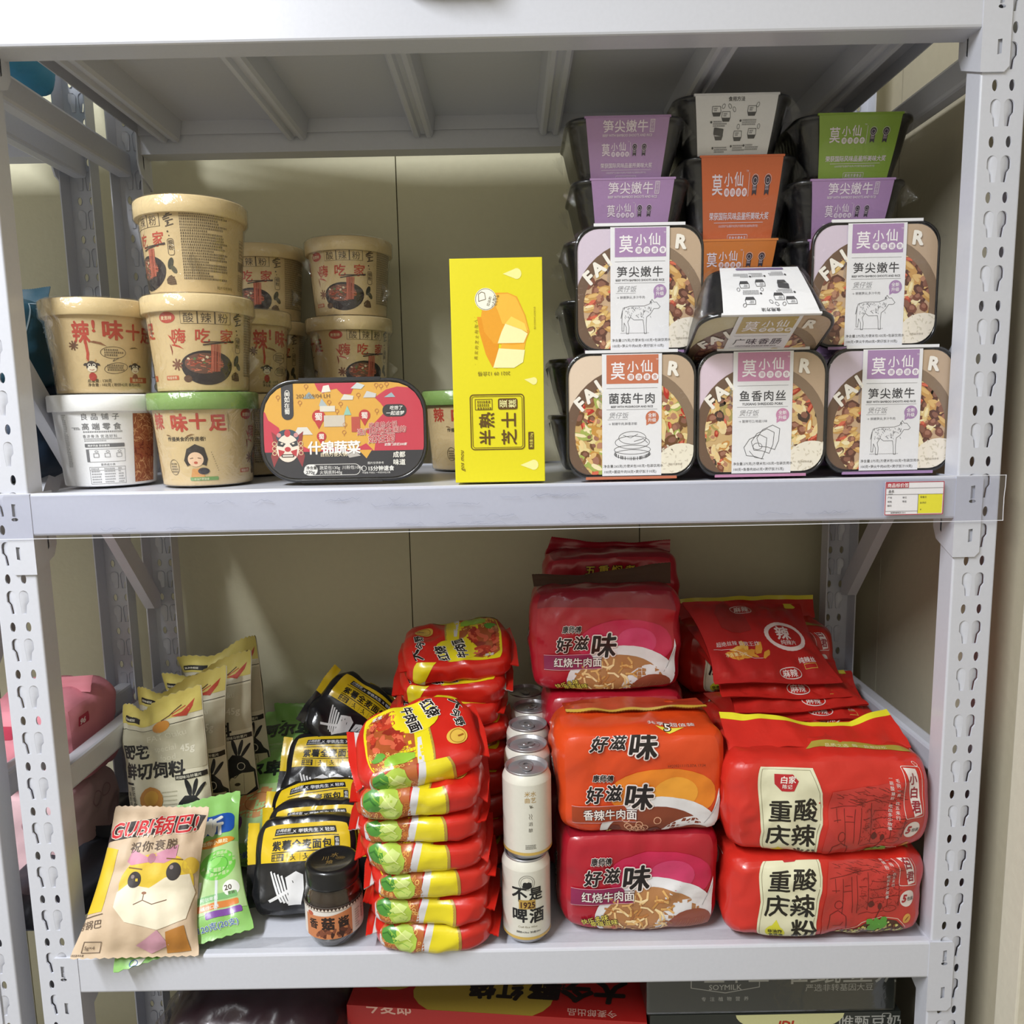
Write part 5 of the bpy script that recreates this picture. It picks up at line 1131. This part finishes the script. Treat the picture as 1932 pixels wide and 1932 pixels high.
# ------------------------------------------------------------------ drink cans
def can_mesh():
    al = M('#b9b9bc', 'metal'); b = MB(); H = .0975; r = .0265
    CURFIN[0] = 'can'; k = '#1d1d1f'
    S = Surf(lambda u, v: (r*math.sin(u/26.5), -r*math.cos(u/26.5), .0075+v*.001), np.linspace(-26.5*PI, 26.5*PI, 61), [0, 78.5], cutv=[])
    g = '#b08a3e'
    a = [R_('#c9a95a', -84, 0, 84, 3.2), T_(k, '不', -18.5, 46, 18, .03), T_(k, '是', 1, 47, 16, .03), T_(k, '啤', -18.5, 22, 18, .03), T_(k, '酒', 1, 21, 18, .03), O_('#77736a', -1, 66, 8.5, .5), O_('#77736a', -1, 66, 6.6, .4), P_(k, [(-6, 61), (-5, 66), (-1, 68), (4, 66), (4.5, 61), (0, 58.6)]), T_('#8a826c', 'Craft Rice Wine', -1, 14, 3.2, -.005, 'c', sh=.25), T_('#3a3a3a', '酒精度≥4.3%vol  净含量:250ml', 0, 8, 2.6, .01, 'c', sx=.8)]
    a2 = [R_('#b59348', -10, 36, 8, 46.5), E_('#e2ddd0', -1, 69, 2.4)]
    a3 = [T_('#3a1614', '1925', -9.6, 37.4, 9.6, .02, sx=.92)]
    x = 83.2-4
    for s in (1, -1):      # the seam of the print runs along the back, so that side is printed in two halves
        o = s*83.25
        a += [T_(g, '米', o-6.4, 67, 6.4, -.005), T_(g, '水', o, 67, 6.4, -.005), T_(g, '曲', o-6.4, 60, 6.4, -.005), T_(g, '艺', o, 60, 6.4, -.005), anise('#6f6a5e', o, 54, 2.8)[0], anise('#6f6a5e', o, 54, 2.8)[1], anise('#6f6a5e', o, 54, 2.8)[2], L_('#6f6a5e', [(o-1.6, 47), (o-.6, 45), (o-1.6, 43), (o-.6, 41)], .5), L_('#6f6a5e', [(o+.6, 47), (o+1.6, 45), (o+.6, 43), (o+1.6, 41)], .5), T_('#77736a', '泗', o-2.5, 34, 4.8, -.01), T_('#77736a', '酿', o-2.5, 27, 4.8, -.01), scrib('#55524a', o-6, 7, o+6, 12.5, 3, 1.2, 4)]
    b.surf(S, M('#d9d7cc', 'can'), [a, a2, a3])
    b.lathe([(.0, .0035), (.017, .0035), (.0205, .0), (.0215, .0006), (.0235, .0035), (r-.0003, .0074)], al, 60)
    b.lathe([(r, .0860), (r-.0006, .0885), (.0236, .0935), (.0229, .0948)], M('#d9d7cc', 'can'), 60)
    l = MB(); l.lathe([(.0229, .0948), (.0233, .0958), (.0236, .0972), (.0229, .0976), (.0221, .0970), (.0213, .0935), (.0205, .0931), (.0196, .0938), (.0, .0941)], al, 60)
    l.lathe([(.0075, .0942), (.0085, .0946), (.0085, .0942)], al, 24, mat=Matrix.Translation((0, -.007, 0)))
    t = MB(); o = [(x*.0058, y*.0100) for x, y in [(math.cos(q), math.sin(q)) for q in (2*PI*i/24 for i in range(24))]]
    i1 = [(x*.0030, -.005+y*.0030) for x, y in [(math.cos(q), math.sin(q)) for q in (2*PI*i/12 for i in range(12))]]
    tri = tessellate_polygon([[Vector((x, y, 0)) for x, y in o], [Vector((x, y, 0)) for x, y in i1]]); pp = o+i1
    for z in (.0952, .0960): t.add([(x, y+.001, z) for x, y in pp], [tuple(q) for q in tri], al)
    t.add([(x, y+.001, .0952) for x, y in o]+[(x, y+.001, .0960) for x, y in o], [(i, (i+1) % 24, 24+(i+1) % 24, 24+i) for i in range(24)], al, True)
    t.lathe([(.0022, .0942), (.0022, .0964), (.0, .0965)], al, 14, mat=Matrix.Translation((0, .003, 0)))
    return b.mesh('can_wall'), l.mesh('lid'), t.mesh('pull_tab')
CAN = can_mesh()
def can(label, loc, ang):
    t = thing('drink_can', label, 'can', loc, (0, 0, ang), 'white rice drink cans')
    for nm, me in zip(('can_wall', 'lid', 'pull_tab'), CAN): put(nm, me, t)
for k, (x, y, an, lab) in enumerate(((.0285, .0285, .05, ''), (.0300, .0840, .5, 'second can from the front in the upper row, before the tallest dark gap'), (.0325, .1400, 2.2, 'third can from the front in the upper row'), (.0375, .1960, .9, 'fourth can from the front in the upper row'), (.0315, .2520, 1.9, 'rearmost can of the upper row, standing in shade'))):
    can('front lower can with black characters and gold 1925 block' if k == 0 else 'lower row can hidden behind the front 1925 can', (x-.002, y, DB), an)
    can('front upper can turned to show its small column of gold and grey marks' if k == 0 else lab, (x+.0005, y, DB+.0976), PI+.12 if k == 0 else an+1.4)
# ------------------------------------------------------------------ jar of mushroom sauce
def jar():
    t = thing('sauce_jar', 'small glass jar of dark mushroom sauce with black lid, in front of the bread packs', 'jar', (-.1880, .0315, DB), (0, 0, .10))
    g = MB(); sauce = M('#2a1a12', 'plastic')
    g.lathe([(0, .001), (.020, .001), (.0245, .003), (.0285, .012), (.0298, .022), (.0298, .048), (.0288, .056), (.0262, .061), (.0255, .066), (.0255, .074)], sauce, 64)
    put('sauce_fill', g.mesh('sauce_fill'), t)
    o = MB(); o.lathe([(0, 0), (.0215, 0), (.026, .0025), (.0302, .012), (.0312, .022), (.0312, .049), (.0302, .0575), (.0275, .0625), (.0268, .067), (.0268, .075)], clear_mat('jar_glass', (.95, .96, .94), .12, .04, .03, 30), 64)
    put('glass_jar', o.mesh('glass_jar'), t)
    CURFIN[0] = 'paper'; l = MB(); k = '#2a1a14'
    S = Surf(lambda u, v: (.03155*math.sin(u/31.5), -.03155*math.cos(u/31.5), .014+v*.001), np.linspace(-74, 74, 49), [0, 36], cutv=[])
    a = [R_('#c07a4e', -31, 0, 24, 26), P_('#c07a4e', [(-31, 25.5), (24, 25.5), (24, 31), (0, 27)]), R_('#d8d2cc', 24, 0, 44, 30), R_('#3a2a22', -74, 31.5, 74, 36), E_('#b4583c', -24, 27.5, 4, 2.6)]
    rd = random.Random(2)
    b = [T_(k, '香', -26, 12, 12, .03), T_(k, '菇', -10, 12.5, 14.5, .05), T_(k, '酱', 7.5, 13, 13, .03)]+[P_('#d8ccc0', [(x, 32), (x+2, 35), (x+4, 32)]) for x in range(-74, 72, 4)]+[P_(rd.choice(['#5a2e1e', '#7c4630', '#3c1e14']), blob(rd, rd.uniform(-14, 20), rd.uniform(2, 10), rd.uniform(1.5, 3.5), 1.4)) for i in range(30)]+[T_('#55504a', '风味酱油料', 38, 26, 3.4, 0, vert=True), scrib('#8a827a', 28, 3, 35, 26, 8, 1.4, 5)]
    l.surf(S, M('#d8d2cc', 'paper'), [a, b]); put('label', l.mesh('label'), t)
    c = MB(); bl = M('#141416', 'plastic'); c.lathe([(.0270, .066), (.0286, .0665), (.0289, .069), (.0289, .085), (.0280, .0872), (.0255, .0882), (.0225, .0880), (.0215, .0872), (0, .0870)], bl, 72)
    CURFIN[0] = 'gold'; q = '#b89a5a'
    c.surf(flat((-.02, -.02, .0871), (1, 0, 0), (0, 1, 0), 40, 40), None, [[T_(q, '川', 9, 20, 8, -.005), T_(q, '水', 17, 25, 9, -.005, sh=.2), T_(q, '飨', 14, 12, 8, -.005), O_(q, 29, 22, 5, .35, 2.4), T_(q, '烤蘑菇', 25.6, 21, 2.4)]])
    put('lid', c.mesh('lid'), t)
jar()
# ------------------------------------------------------------------ bread packs
def bread_art():
    K = '#16161a'; Y = '#d8b81c'; W = '#d6d6d8'
    a = [R_(Y, -64, 4, 64, 54)]
    b = [R_(K, -38, 34, 38, 44)]+[L_(K, [(-40, y), (40, y)], 1) for y in (31, 14.6)]+[T_(K, '紫薯全麦面包', -40, 17.6, 11.4, .03, sp=.5), R_(K, 34, 16.6, 41, 29.4), R_(K, -40, 5.4, -25, 13)]
    b += [L_('#8a7a2a', [(x, 5), (x, 13)], .4) for x in (-21, -6, 9, 24)]
    for i, x in enumerate((-15, 0, 15, 30)): b += [E_(K, x, 11.6, 1, n=8), L_(K, [(x, 11), (x+1.5, 8), (x-2, 6)], .7), L_(K, [(x+1.5, 8), (x+3.6, 6)], .7), L_(K, [(x-3, 9.4), (x+3, 9)], .5)]
    c = [T_(W, '小鸡收割', -36.5, 38.6, 5.6, .02, sx=.78, sh=.12), T_(W, 'PLUNDERING CHICKS', -36.5, 35.6, 2.1, .02), T_(W, 'X', -16, 36.6, 5.6, .03), T_(W, '举铁先生', -9.5, 36.4, 6.2, .02), T_(W, 'X', 17.4, 36.6, 5.6, .03), T_(W, '轻即', 23.5, 36.4, 6.2, .02), T_(W, '低', 35, 23.2, 5.4, .02), T_(W, '脂', 35, 17.4, 5.4, .02), T_(Y, '计量方式:', -39, 9.6, 3, .02), T_(Y, '计量抑重', -39, 6.2, 3, .02)]
    for s in (-1, 1):     # two forearms holding bundles of sticks
        for i in range(4): c.append(L_(W, [(s*(40-i*4.6), -6-i*1.5), (s*(27-i*3.6), -38-i*1.2)], 2.3))
        c += [L_(W, [(s*42, -38), (s*18, -26)], 3.4), P_(W, [(s*22, -12), (s*10, -6), (s*2, -10), (s*1, -26), (s*4, -44), (s*20, -44), (s*18, -30)])]
        c += [L_(K, [(s*(19-i*4), -12), (s*(17-i*4), -18)], .8) for i in range(4)]
    return [a, b, c]
def bread(label, loc, rot, seed):
    t = thing('bread_pack', label, 'bread pack', loc, rot, 'black and yellow bread packs')
    CURFIN[0] = 'film'; S = block(.0600, .0150, .0525, 4.6, .0032, seed, lambda v: Vector((v.x, v.y, max(.0003, v.z+.0525))), (30, 8, 28))
    art = bread_art(); K = M('#16161a', 'film')
    put('bag', block_mesh(S, {'all': K}, {'front': art, 'back': [[R_('#c8a81c', -64, 4, 64, 54)]]}, 'bag'), t)
    for s in (-1, 1):
        for z0, z1, col in ((.008, .054, '#16161a'), (.054, .099, '#d8b81c')):
            p0 = [(s*.0575, 0, z0), (s*.0585, 0, (z0+z1)/2), (s*.0575, 0, z1)]; p1 = [(s*.0700, -.002, z0-.001*(z0 < .05)), (s*.0715, .001, (z0+z1)/2), (s*.0700, -.003, z1+.001*(z1 > .06))]
            if s < 0: p0, p1 = p0[::-1], p1[::-1]
            put('end_seal', fin_mesh('end_seal', p0, p1, col, seed=seed+s, nseg=10, rows=4, ripple=.0015), t)
bread('bread pack standing upright right behind the sauce jar, both arms drawn on it', (-.2270, .0640, DB+.004), (R(-22), R(-1.5), R(3)), 21)
bread('bread pack just behind the upright one, only its yellow top strip showing', (-.2200, .0980, DB+.006), (R(-22), R(-3), R(2)), 22)
bread('glossy bread pack leaning back with bright glare, third in the row', (-.2290, .1240, DB+.026), (R(-50), R(-6), R(4)), 23)
bread('bread pack leaning behind the glaring one, large yellow heading readable', (-.2310, .1900, DB+.055), (R(-40), R(2), R(3)), 24)
bread('bread pack thrown slantwise on top of the others, its arms drawing tilted', (-.2330, .2500, DB+.112), (R(-40), R(37), R(0)), 25)
bread('shaded bread pack lying behind the slanted one against the wall', (-.1800, .3300, DB+.055), (R(-14), R(24), R(-10)), 26)
bread('bread pack standing on the shelf at the back beneath the slanted one', (-.2300, .3050, DB), (R(-8), 0, R(4)), 27)
# ------------------------------------------------------------------ crisps bags
def chip_art(sd):
    rd = random.Random(sd); k = '#1f1d1a'; w = '#d6d2c0'
    a = [R_('#cfc068', -60, 222, 60, 252), R_('#b9b49c', -60, 152, 60, 212), L_('#3c3a30', [(-60, 213), (60, 215)], .8), R_('#cfcab2', -60, 60, 60, 90)]
    b = [R_(k, -52, 226, -20, 234), P_('#c88a3c', ell(12, 214, 13, 7.5, 12)), P_('#b84430', [(28, 224), (40, 226), (54, 238), (52, 230), (44, 220)])]
    b += [L_('#5a3a26', [(16, 222), (26, 225), (40, 234)], 1.4), L_('#b84430', [(30, 226), (44, 232)], 1.2)]
    b += [T_('#cdc9b4', 'FAT', -12, 194, 13, .0, rot=4), T_('#cdc9b4', 'Otaku', 14, 196, 11, 0, rot=4), T_('#cdc9b4', 'special', -4, 178, 11, 0, rot=4), T_('#cdc9b4', 'food', 4, 166, 11, 0, rot=4)]
    b += [T_(k, '肥宅', -54, 172, 21, .035), T_(k, '鲜切饲料', -52, 146, 22, .035), T_(w, '45g', 30, 176, 13, .02), R_(k, 22, 139, 60, 146), R_(k, -52, 136, -38, 139)]
    b += [T_('#3a372f', '肥宅零食上瘾指南', -44, 134, 7.4, .0, vert=True), T_('#3a372f', '真的很好吃', -53, 126, 7, .0, vert=True), P_('#b97f38', blob(random.Random(4), -12, 116, 18, 1.05, 40, 14, .08)), scrib('#b5b098', 4, 62, 24, 128, 12, 1.6, 2), scrib('#b5b098', -26, 44, 16, 92, 9, 1.6, 6)]
    # a black long-headed animal with a pale muzzle and a tuft
    b += [P_('#1a1b1d', [(26, 110), (34, 118), (46, 116), (54, 106), (56, 98), (60, 90), (60, 14), (20, 12), (22, 40), (16, 52), (20, 70), (18, 96)])]
    b += [P_('#1a1b1d', ell(38, 128, 3, 12, 12)), P_('#1a1b1d', ell(46, 127, 2.6, 11, -14)), P_('#1a1b1d', ell(52, 122, 2.4, 10, -34))]
    c = [T_(w, '烤翅味马铃薯片', 23, 140.6, 4.6, .01), P_('#cfc9a4', [(22, 70), (28, 84), (44, 90), (58, 88), (58, 66), (46, 58), (30, 58)]), P_('#c8963c', ell(-12, 118, 12, 9, 40)), O_(w, 44, 100, 5, 1, 5.5, n=14), T_(w, 'BUNNESE', -50, 228, 4.6, .03)]
    d = [E_('#3a3020', 36, 74, 4, 2.4), L_('#77715a', [(44, 60), (46, 88)], .5), L_(k, [(22, 80), (30, 86), (34, 84), (42, 91)], 1)]
    return [a, b, c, d]
def crisps(label, loc, rot, seed):
    t = thing('crisps_bag', label, 'crisps bag', loc, rot, 'pale grey crisps bags')
    def bend(v):
        k = max(0, (v.z-.185)/.067); return Vector((v.x*(1-.05*k), v.y+.020*k*math.cos(v.x*38+seed*.9)-.006*k, v.z-.013*k*math.exp(-((v.x+.012)/.022)**2)+.010*k*v.x/.06))
    CURFIN[0] = 'matte'; F, B = pouch(.122, .252, .043, .0030, seed, bend)
    put('bag', pouch_mesh(F, B, M('#d2cdb6', 'matte'), chip_art(seed), 'bag'), t)
    return t
for lab, loc, rot, sd, sz in (('frontmost pale crisps bag, round crisp and large black characters in full view', (-.4020, .1280, DB+.009), (R(-7), R(-7), R(-8)), 31, .90),
     ('second pale crisps bag, mostly behind the frontmost one', (-.4060, .1790, DB+.009), (R(-7), R(-4), R(-4)), 32, .92),
     ('third pale crisps bag, black animal and 45g visible at its right half', (-.3870, .2320, DB+.009), (R(-5), R(-4), R(-6)), 33, .94),
     ('rearmost pale crisps bag with twisted top, right against the wall', (-.3800, .2860, DB+.009), (R(-4), R(-6), R(-12)), 34, .97)):
    crisps(lab, loc, rot, sd).scale = (1, 1, sz)
# ------------------------------------------------------------------ the beige rice-crust bag and the green lollipop bags
def crust_art():
    k = '#2a1f1c'; r = '#c02a30'
    a = [P_(k, [(-58, 112), (48, 126), (55, 142), (40, 143), (-46, 131), (-56, 122)]), P_('#d6b62a', [(-66, 40), (-40, 44), (-38, 104), (-58, 108), (-66, 90)])]
    b = [T_('#ddd2c4', 'GUBI锅巴!', -54, 115, 22, .055, sh=.2, sx=1.02, rot=6), P_('#d8b93a', ell(12, 70, 40, 31)), E_('#c9a83c', 46, 88, 10, 9)]
    c = [T_(r, 'GUBI锅巴!', -54, 115, 22, .02, sh=.2, sx=1.02, rot=6), P_('#e2d8c0', [(-28, 62), (-18, 70), (4, 66), (20, 76), (46, 80), (54, 62), (46, 36), (18, 26), (-14, 34), (-28, 48)]), P_('#c88aa0', [(-2, 96), (-20, 104), (-24, 92), (-18, 88), (0, 91), (16, 90), (28, 96), (28, 110), (8, 101)])]
    d = [E_('#3a3434', -12, 74, 7, 8), E_('#3a3434', 28, 82, 8, 9), E_('#b07888', 2, 95, 4, 5), T_('#5a4a40', '祝你衰脱', -24, 101, 12, -.01, sp=1, sh=.1, rot=6), T_('#5a4a40', '烤锅巴', -62, 26, 9, -.01, rot=8), F_('#5a4a40', -48, 6, -32, 16, .6), T_('#5a4a40', '5g×4', -46.5, 9, 4.5), L_('#5a4a40', [(-64, 36), (-38, 42)], .8), P_('#b98a98', [(0, 12), (18, 26), (30, 12), (14, 4)]), P_('#a8702c', [(28, 4), (26, 24), (44, 30), (50, 6)]), scrib('#6a5a4c', -62, 2, -40, 5, 1, 2, 3)]
    e = [E_('#8a7a7a', -14, 77, 2), E_('#8a7a7a', 25, 86, 2.2), L_('#7a5a2a', [(-20, 86), (-6, 84)], 1.2), L_('#7a5a2a', [(18, 95), (36, 94)], 1.2), L_('#6a4a30', [(0, 60), (0, 54), (10, 50), (24, 54)], .8), L_('#6a4a30', [(0, 54), (-8, 50)], .8), E_('#8a5a3a', 0, 61, 2.4, 1.4)]
    e += [L_('#efe6d8', [(-30+i*6, 122-i*.3), (-31+i*6, 117)], 1) for i in range(6)]
    return [a, b, c, d, e]
def gubi():
    t = thing('rice_crust_bag', 'beige rice crust bag with red heading and a yellow animal face, at the front left', 'snack bag', (-.3890, -.0170, DB+.009), (R(-36), R(7), R(10)))
    CURFIN[0] = 'matte'; F, B = pouch(.114, .152, .044, .0042, 41, lambda v: Vector((v.x*(1.12-.25*v.z/.16), v.y, v.z)))
    put('bag', pouch_mesh(F, B, M('#c7b095', 'matte'), crust_art(), 'bag'), t)
gubi()
def lolly_art():
    g2 = '#8dbb6a'; w = '#e2e4de'
    a = [R_('#a9c88a', -70, 30, 70, 116), R_('#1d4fa0', 26, 130, 66, 158, 8), P_('#c98f5c', ell(-6, 86, 29, 24, 15)), P_('#6fc04c', ell(44, 88, 22, 19, 20)), E_('#6a3a78', -44, 56, 22, 20)]
    b = [T_(w, '斯', 26, 131, 27, .05), P_('#d0862e', ell(44, 118, 22, 6, 5)), O_('#a8683a', -6, 86, 17, 1.2, 14, 15), O_('#4f9a38', 44, 88, 12, 1, 10, 20), P_('#8ad068', ell(40, 92, 9, 5, 30)), L_('#d0d6d8', [(22, 70), (12, 30)], 3), L_('#d0d6d8', [(40, 68), (36, 34)], 3), R_('#7ab070', 14, 44, 62, 52, 2), R_('#d08040', 14, 34, 62, 42, 2), R_('#7a4a9a', 24, 24, 64, 32, 2), E_(w, 56, 56, 10)]
    c = [T_('#e8dcb0', '迷你小果粒', 26, 116, 6.4, .03), T_('#4a3a30', '20', 48, 54, 9, .02), T_('#4a3a30', '支装', 51, 48.6, 4.4), T_(w, '阿尔卑斯', 20, 45.6, 5), T_(w, '缤纷口味', 20, 35.6, 5), T_('#dfe6da', '净含量/规格:120克(20支)', -34, 12, 8.6, .05), T_('#3a5a3a', '糖果制品', -30, 2, 6), P_(w, [(-58, -2), (-50, 8), (-40, 6), (-46, -2)])]
    d = [T_('#2a5a9a', '净含量/规格:120克(20支)', -34, 12, 8.6, .01), O_('#3a6aa0', -52, 4, 4, .8)]
    return [a, b, c, d]
def lolly(label, loc, rot, seed, bend=None):
    t = thing('lollipop_bag', label, 'sweets bag', loc, rot, 'green lollipop bags')
    CURFIN[0] = 'film'; F, B = pouch(.142, .190, .030, .0032, seed, bend)
    put('bag', pouch_mesh(F, B, M('#88bb66', 'film'), lolly_art()+[[T_('#1c2a22', '阿尔卑', -62, 132, 27, .04)]], 'bag'), t)
    return t
lolly('green lollipop bag at the front, its lower corner hanging over the beam', (-.3430, .0000, DB+.0045), (R(-50), R(-7), R(17)), 51, lambda v: Vector((v.x, v.y-.09*max(0, -v.x-.03)*max(0, 1-v.z/.06), v.z*.86-.04*max(0, -v.x-.02)*max(0, 1-v.z/.06))))
lolly('green lollipop bag lying behind the bread packs, black characters showing', (-.3150, .1400, DB+.012), (R(-64), R(-4), R(4)), 52)
lolly('green lollipop bag farther back on top of the lying one', (-.3080, .2150, DB+.036), (R(-64), R(-3), R(-4)), 53)
lolly('shaded green lollipop bag standing against the wall behind the slanted bread', (-.2850, .3560, DB), (R(-6), R(3), R(4)), 54).scale = (1, 1, .72)
# ================================================================== cartons and bags on the lowest shelf
DG = ZG+.0435
def lowest():
    k = '#231a16'
    front = [[], [T_('#d8a89a', '今麦郎', 22, 318, 20, .02)]]
    top = [[E_('#b49a3c', 165, 30, 88, 44), E_('#b49a3c', 46, 46, 30, 18)], [T_(k, '红烧', 215, 52, 34, .05, rot=180), T_(k, '今野', 60, 52, 18, .04, rot=180)]]
    t2 = [[T_(k, '大今野', 345, 60, 40, .05, rot=180, sh=.15), T_('#2a1c18', '拉面', 268, 52, 15, .04, rot=180), T_('#d8a89a', '今麦郎出品', 330, 14, 12, .01, rot=180)]]
    carton('noodle_carton', 'red noodle carton on the lowest shelf, upside-down lettering on its lid', 'carton', (-.015, .078, DG), .365, .325, .235, '#a91f1c', front, merge(top, [[], t2[0]]), rotz=-.10)
    w = '#a9aaa6'
    f1 = [[T_(w, '豆本豆', 66, 42, 26, .01), L_(w, [(52, 68), (52, 34), (92, 27), (132, 34), (132, 68)], 1), T_(w, 'SOYMILK', 92, 31, 9.5, .01, 'c'), T_(w, '专注植物营养', 92, 17, 6, 0, 'c', sp=4)], [T_(w, '唯甄豆奶', 152, 40, 38, -.01), T_(w, '严选非转基因大豆', 186, 28, 10, 0)]]
    f2 = [[T_(w, '优质蛋白', 12, 322, 12, .01, vert=True), T_(w, '0添加', 28, 322, 12, .01, vert=True), T_(w, '0反式脂肪', 44, 322, 12, .01, vert=True), T_(w, '唯甄豆奶', 222, 314, 19, .01), F_(w, 274, 300, 284, 332, 1, 2)], [P_('#cfcf9a', [(101, 333)]+[(165+64*math.cos(t), 333.5-24*math.sin(t)) for t in (PI*i/16 for i in range(17))])], [T_('#b0361e', 'JDL', 150, 314, 15, .04, sh=.2)]]
    carton('soy_milk_carton', 'dark soy milk carton standing lowest, round pale sticker on its upper edge', 'carton', (.318, .060, DG), .296, .334, .230, '#2c302d', f2)
    t = carton('soy_milk_carton', 'dark soy milk carton in clear wrap lying on top of the other soy carton', 'carton', (.3120, .060, DG+.3352), .292, .085, .225, '#2c302d', f1)
    m = MB(); m.box(-.1475, .1475, -.0016, .2266, .0002, .0864, clear_mat('lid_film'), .004); put('shrink_wrap', m.mesh('shrink_wrap'), t)
    b = thing('plastic_sack', 'clear plastic sack of dark maroon goods at the left of the lowest shelf', 'sack', (-.315, .140, DG))
    CURFIN[0] = 'film'; S = block(.118, .085, .165, 4.5, .006, 61, lambda v: Vector((v.x, v.y, max(.0003, v.z+.165))), (16, 12, 18)); put('maroon_contents', block_mesh(S, {'all': M('#432830', 'film')}, {}, 'maroon_contents'), b)
    S = block(.124, .091, .170, 4.5, .010, 62, lambda v: Vector((v.x, v.y, max(0, v.z+.170))), (20, 14, 22)); put('clear_sack', block_mesh(S, {'all': clear_mat('sack_film', (.86, .84, .86), .06, .3, .12, 30)}, {}, 'clear_sack'), b)
    carton('navy_carton', 'dark navy carton in the lower left corner beneath the shelf', 'carton', (-.405, .225, DG), .080, .300, .080, '#20263c')
lowest()
# ================================================================== goods on the neighbouring rack
def bagged(name, label, cat, loc, a, b, c, col, seed, rot=(0, 0, 0), art=None, group=None, fin='matte'):
    t = thing(name, label, cat, loc, rot, group); CURFIN[0] = fin
    S = block(a, b, c, 4.5, .0045, seed, lambda v: Vector((v.x, v.y, max(.0003, v.z+c))), (18, 12, 18)); put('bag', block_mesh(S, {'all': M(col, fin)}, art or {}, 'bag'), t)
    put('top_seal', fin_mesh('top_seal', [(-a*.85, 0, c*1.94), (0, .003, c*1.96), (a*.85, 0, c*1.94)], [(-a*.9, .004, c*2+.018), (0, .008, c*2+.014), (a*.9, .004, c*2+.018)], col, seed=seed, fin=fin, ripple=.002), t); return t
w = '#9fb4c0'
teal = {'front': [[L_(w, [(-60, 30), (-40, 62), (-14, 58), (4, 36)], 2), L_(w, [(-56, 26), (-38, 54), (-16, 50), (0, 30)], 1.2), T_(w, '豆儿', 30, 38, 13, .02), T_(w, '有机', 34, 20, 13, .02)]], 'right': [[T_(w, '豆儿', -40, 30, 15, .02), T_(w, '有机', -36, 8, 15, .02), L_(w, [(-60, 10), (-44, 52), (-10, 46), (6, 10)], 2)]]}
bagged('teal_bag', 'dark teal bag on the neighbouring rack, seen past the left post', 'bag', (-.607, .190, DM+.1080), .085, .060, .052, '#1f4a5c', 81, art=teal)
bagged('blue_bag', 'navy bag beneath the dark teal one on the neighbouring rack', 'bag', (-.607, .190, DM), .085, .065, .053, '#1c2f46', 82)
bagged('blue_bag', 'light blue bag on top of the neighbouring rack at the upper left corner', 'bag', (-.604, .190, DECK['t']+.001), .085, .060, .060, '#3a86a8', 83)
carton('maroon_carton', 'small maroon carton next to the navy bag on the neighbouring rack', 'carton', (-.590, .062, DM), .030, .085, .050, '#54302c')
pk = {'front': [[R_('#b4334e', -40, 18, -10, 34, 2)], [T_('#f0d8dc', '96', -36, 21, 14, .05)]], 'right': [[R_('#b4334e', -44, 24, -22, 38, 2)], [T_('#f0d8dc', '96', -41, 26, 11, .05)]]}
bagged('pink_bag', 'pink bag with small red number badge on the neighbouring rack', 'bag', (-.580, .190, DB+.118), .062, .060, .056, '#dc8a98', 84, art=pk)
bagged('pink_bag', 'pinkish white bag with a smile drawing, under the pink badge bag', 'bag', (-.592, .190, DB), .064, .060, .057, '#c7a6ac', 85, art={'right': [[O_('#a88088', -10, 30, 12, 1.4, 9), O_('#a88088', 16, 30, 10, 1.4, 8)]], 'front': [[O_('#a88088', 10, 20, 12, 1.4, 9)]]})
bagged('gap_shade_block', 'flat dark block added for the shaded gap beside the left post, at the foot of the pink bags', 'bag', (-.534, .166, DB-.002), .056, .134, .020, '#24262e', 86)  # dark filler added to stand for the shaded gap between the two racks
def drooping():
    t = thing('grey_pouch', 'dark pouch drooping over the front of the top beam, only its lower edge in view', 'pouch', (-.030, .0765, DECK['t']+.001))
    CURFIN[0] = 'matte'; S = block(.060, .100, .018, 4, .002, 91, lambda v: Vector((v.x, v.y, max(.0003, v.z+.018)-.55*max(0, -(v.y+.079)))), (14, 24, 8))
    put('pouch', block_mesh(S, {'all': M('#4a4b55', 'matte')}, {}, 'pouch'), t)
drooping()
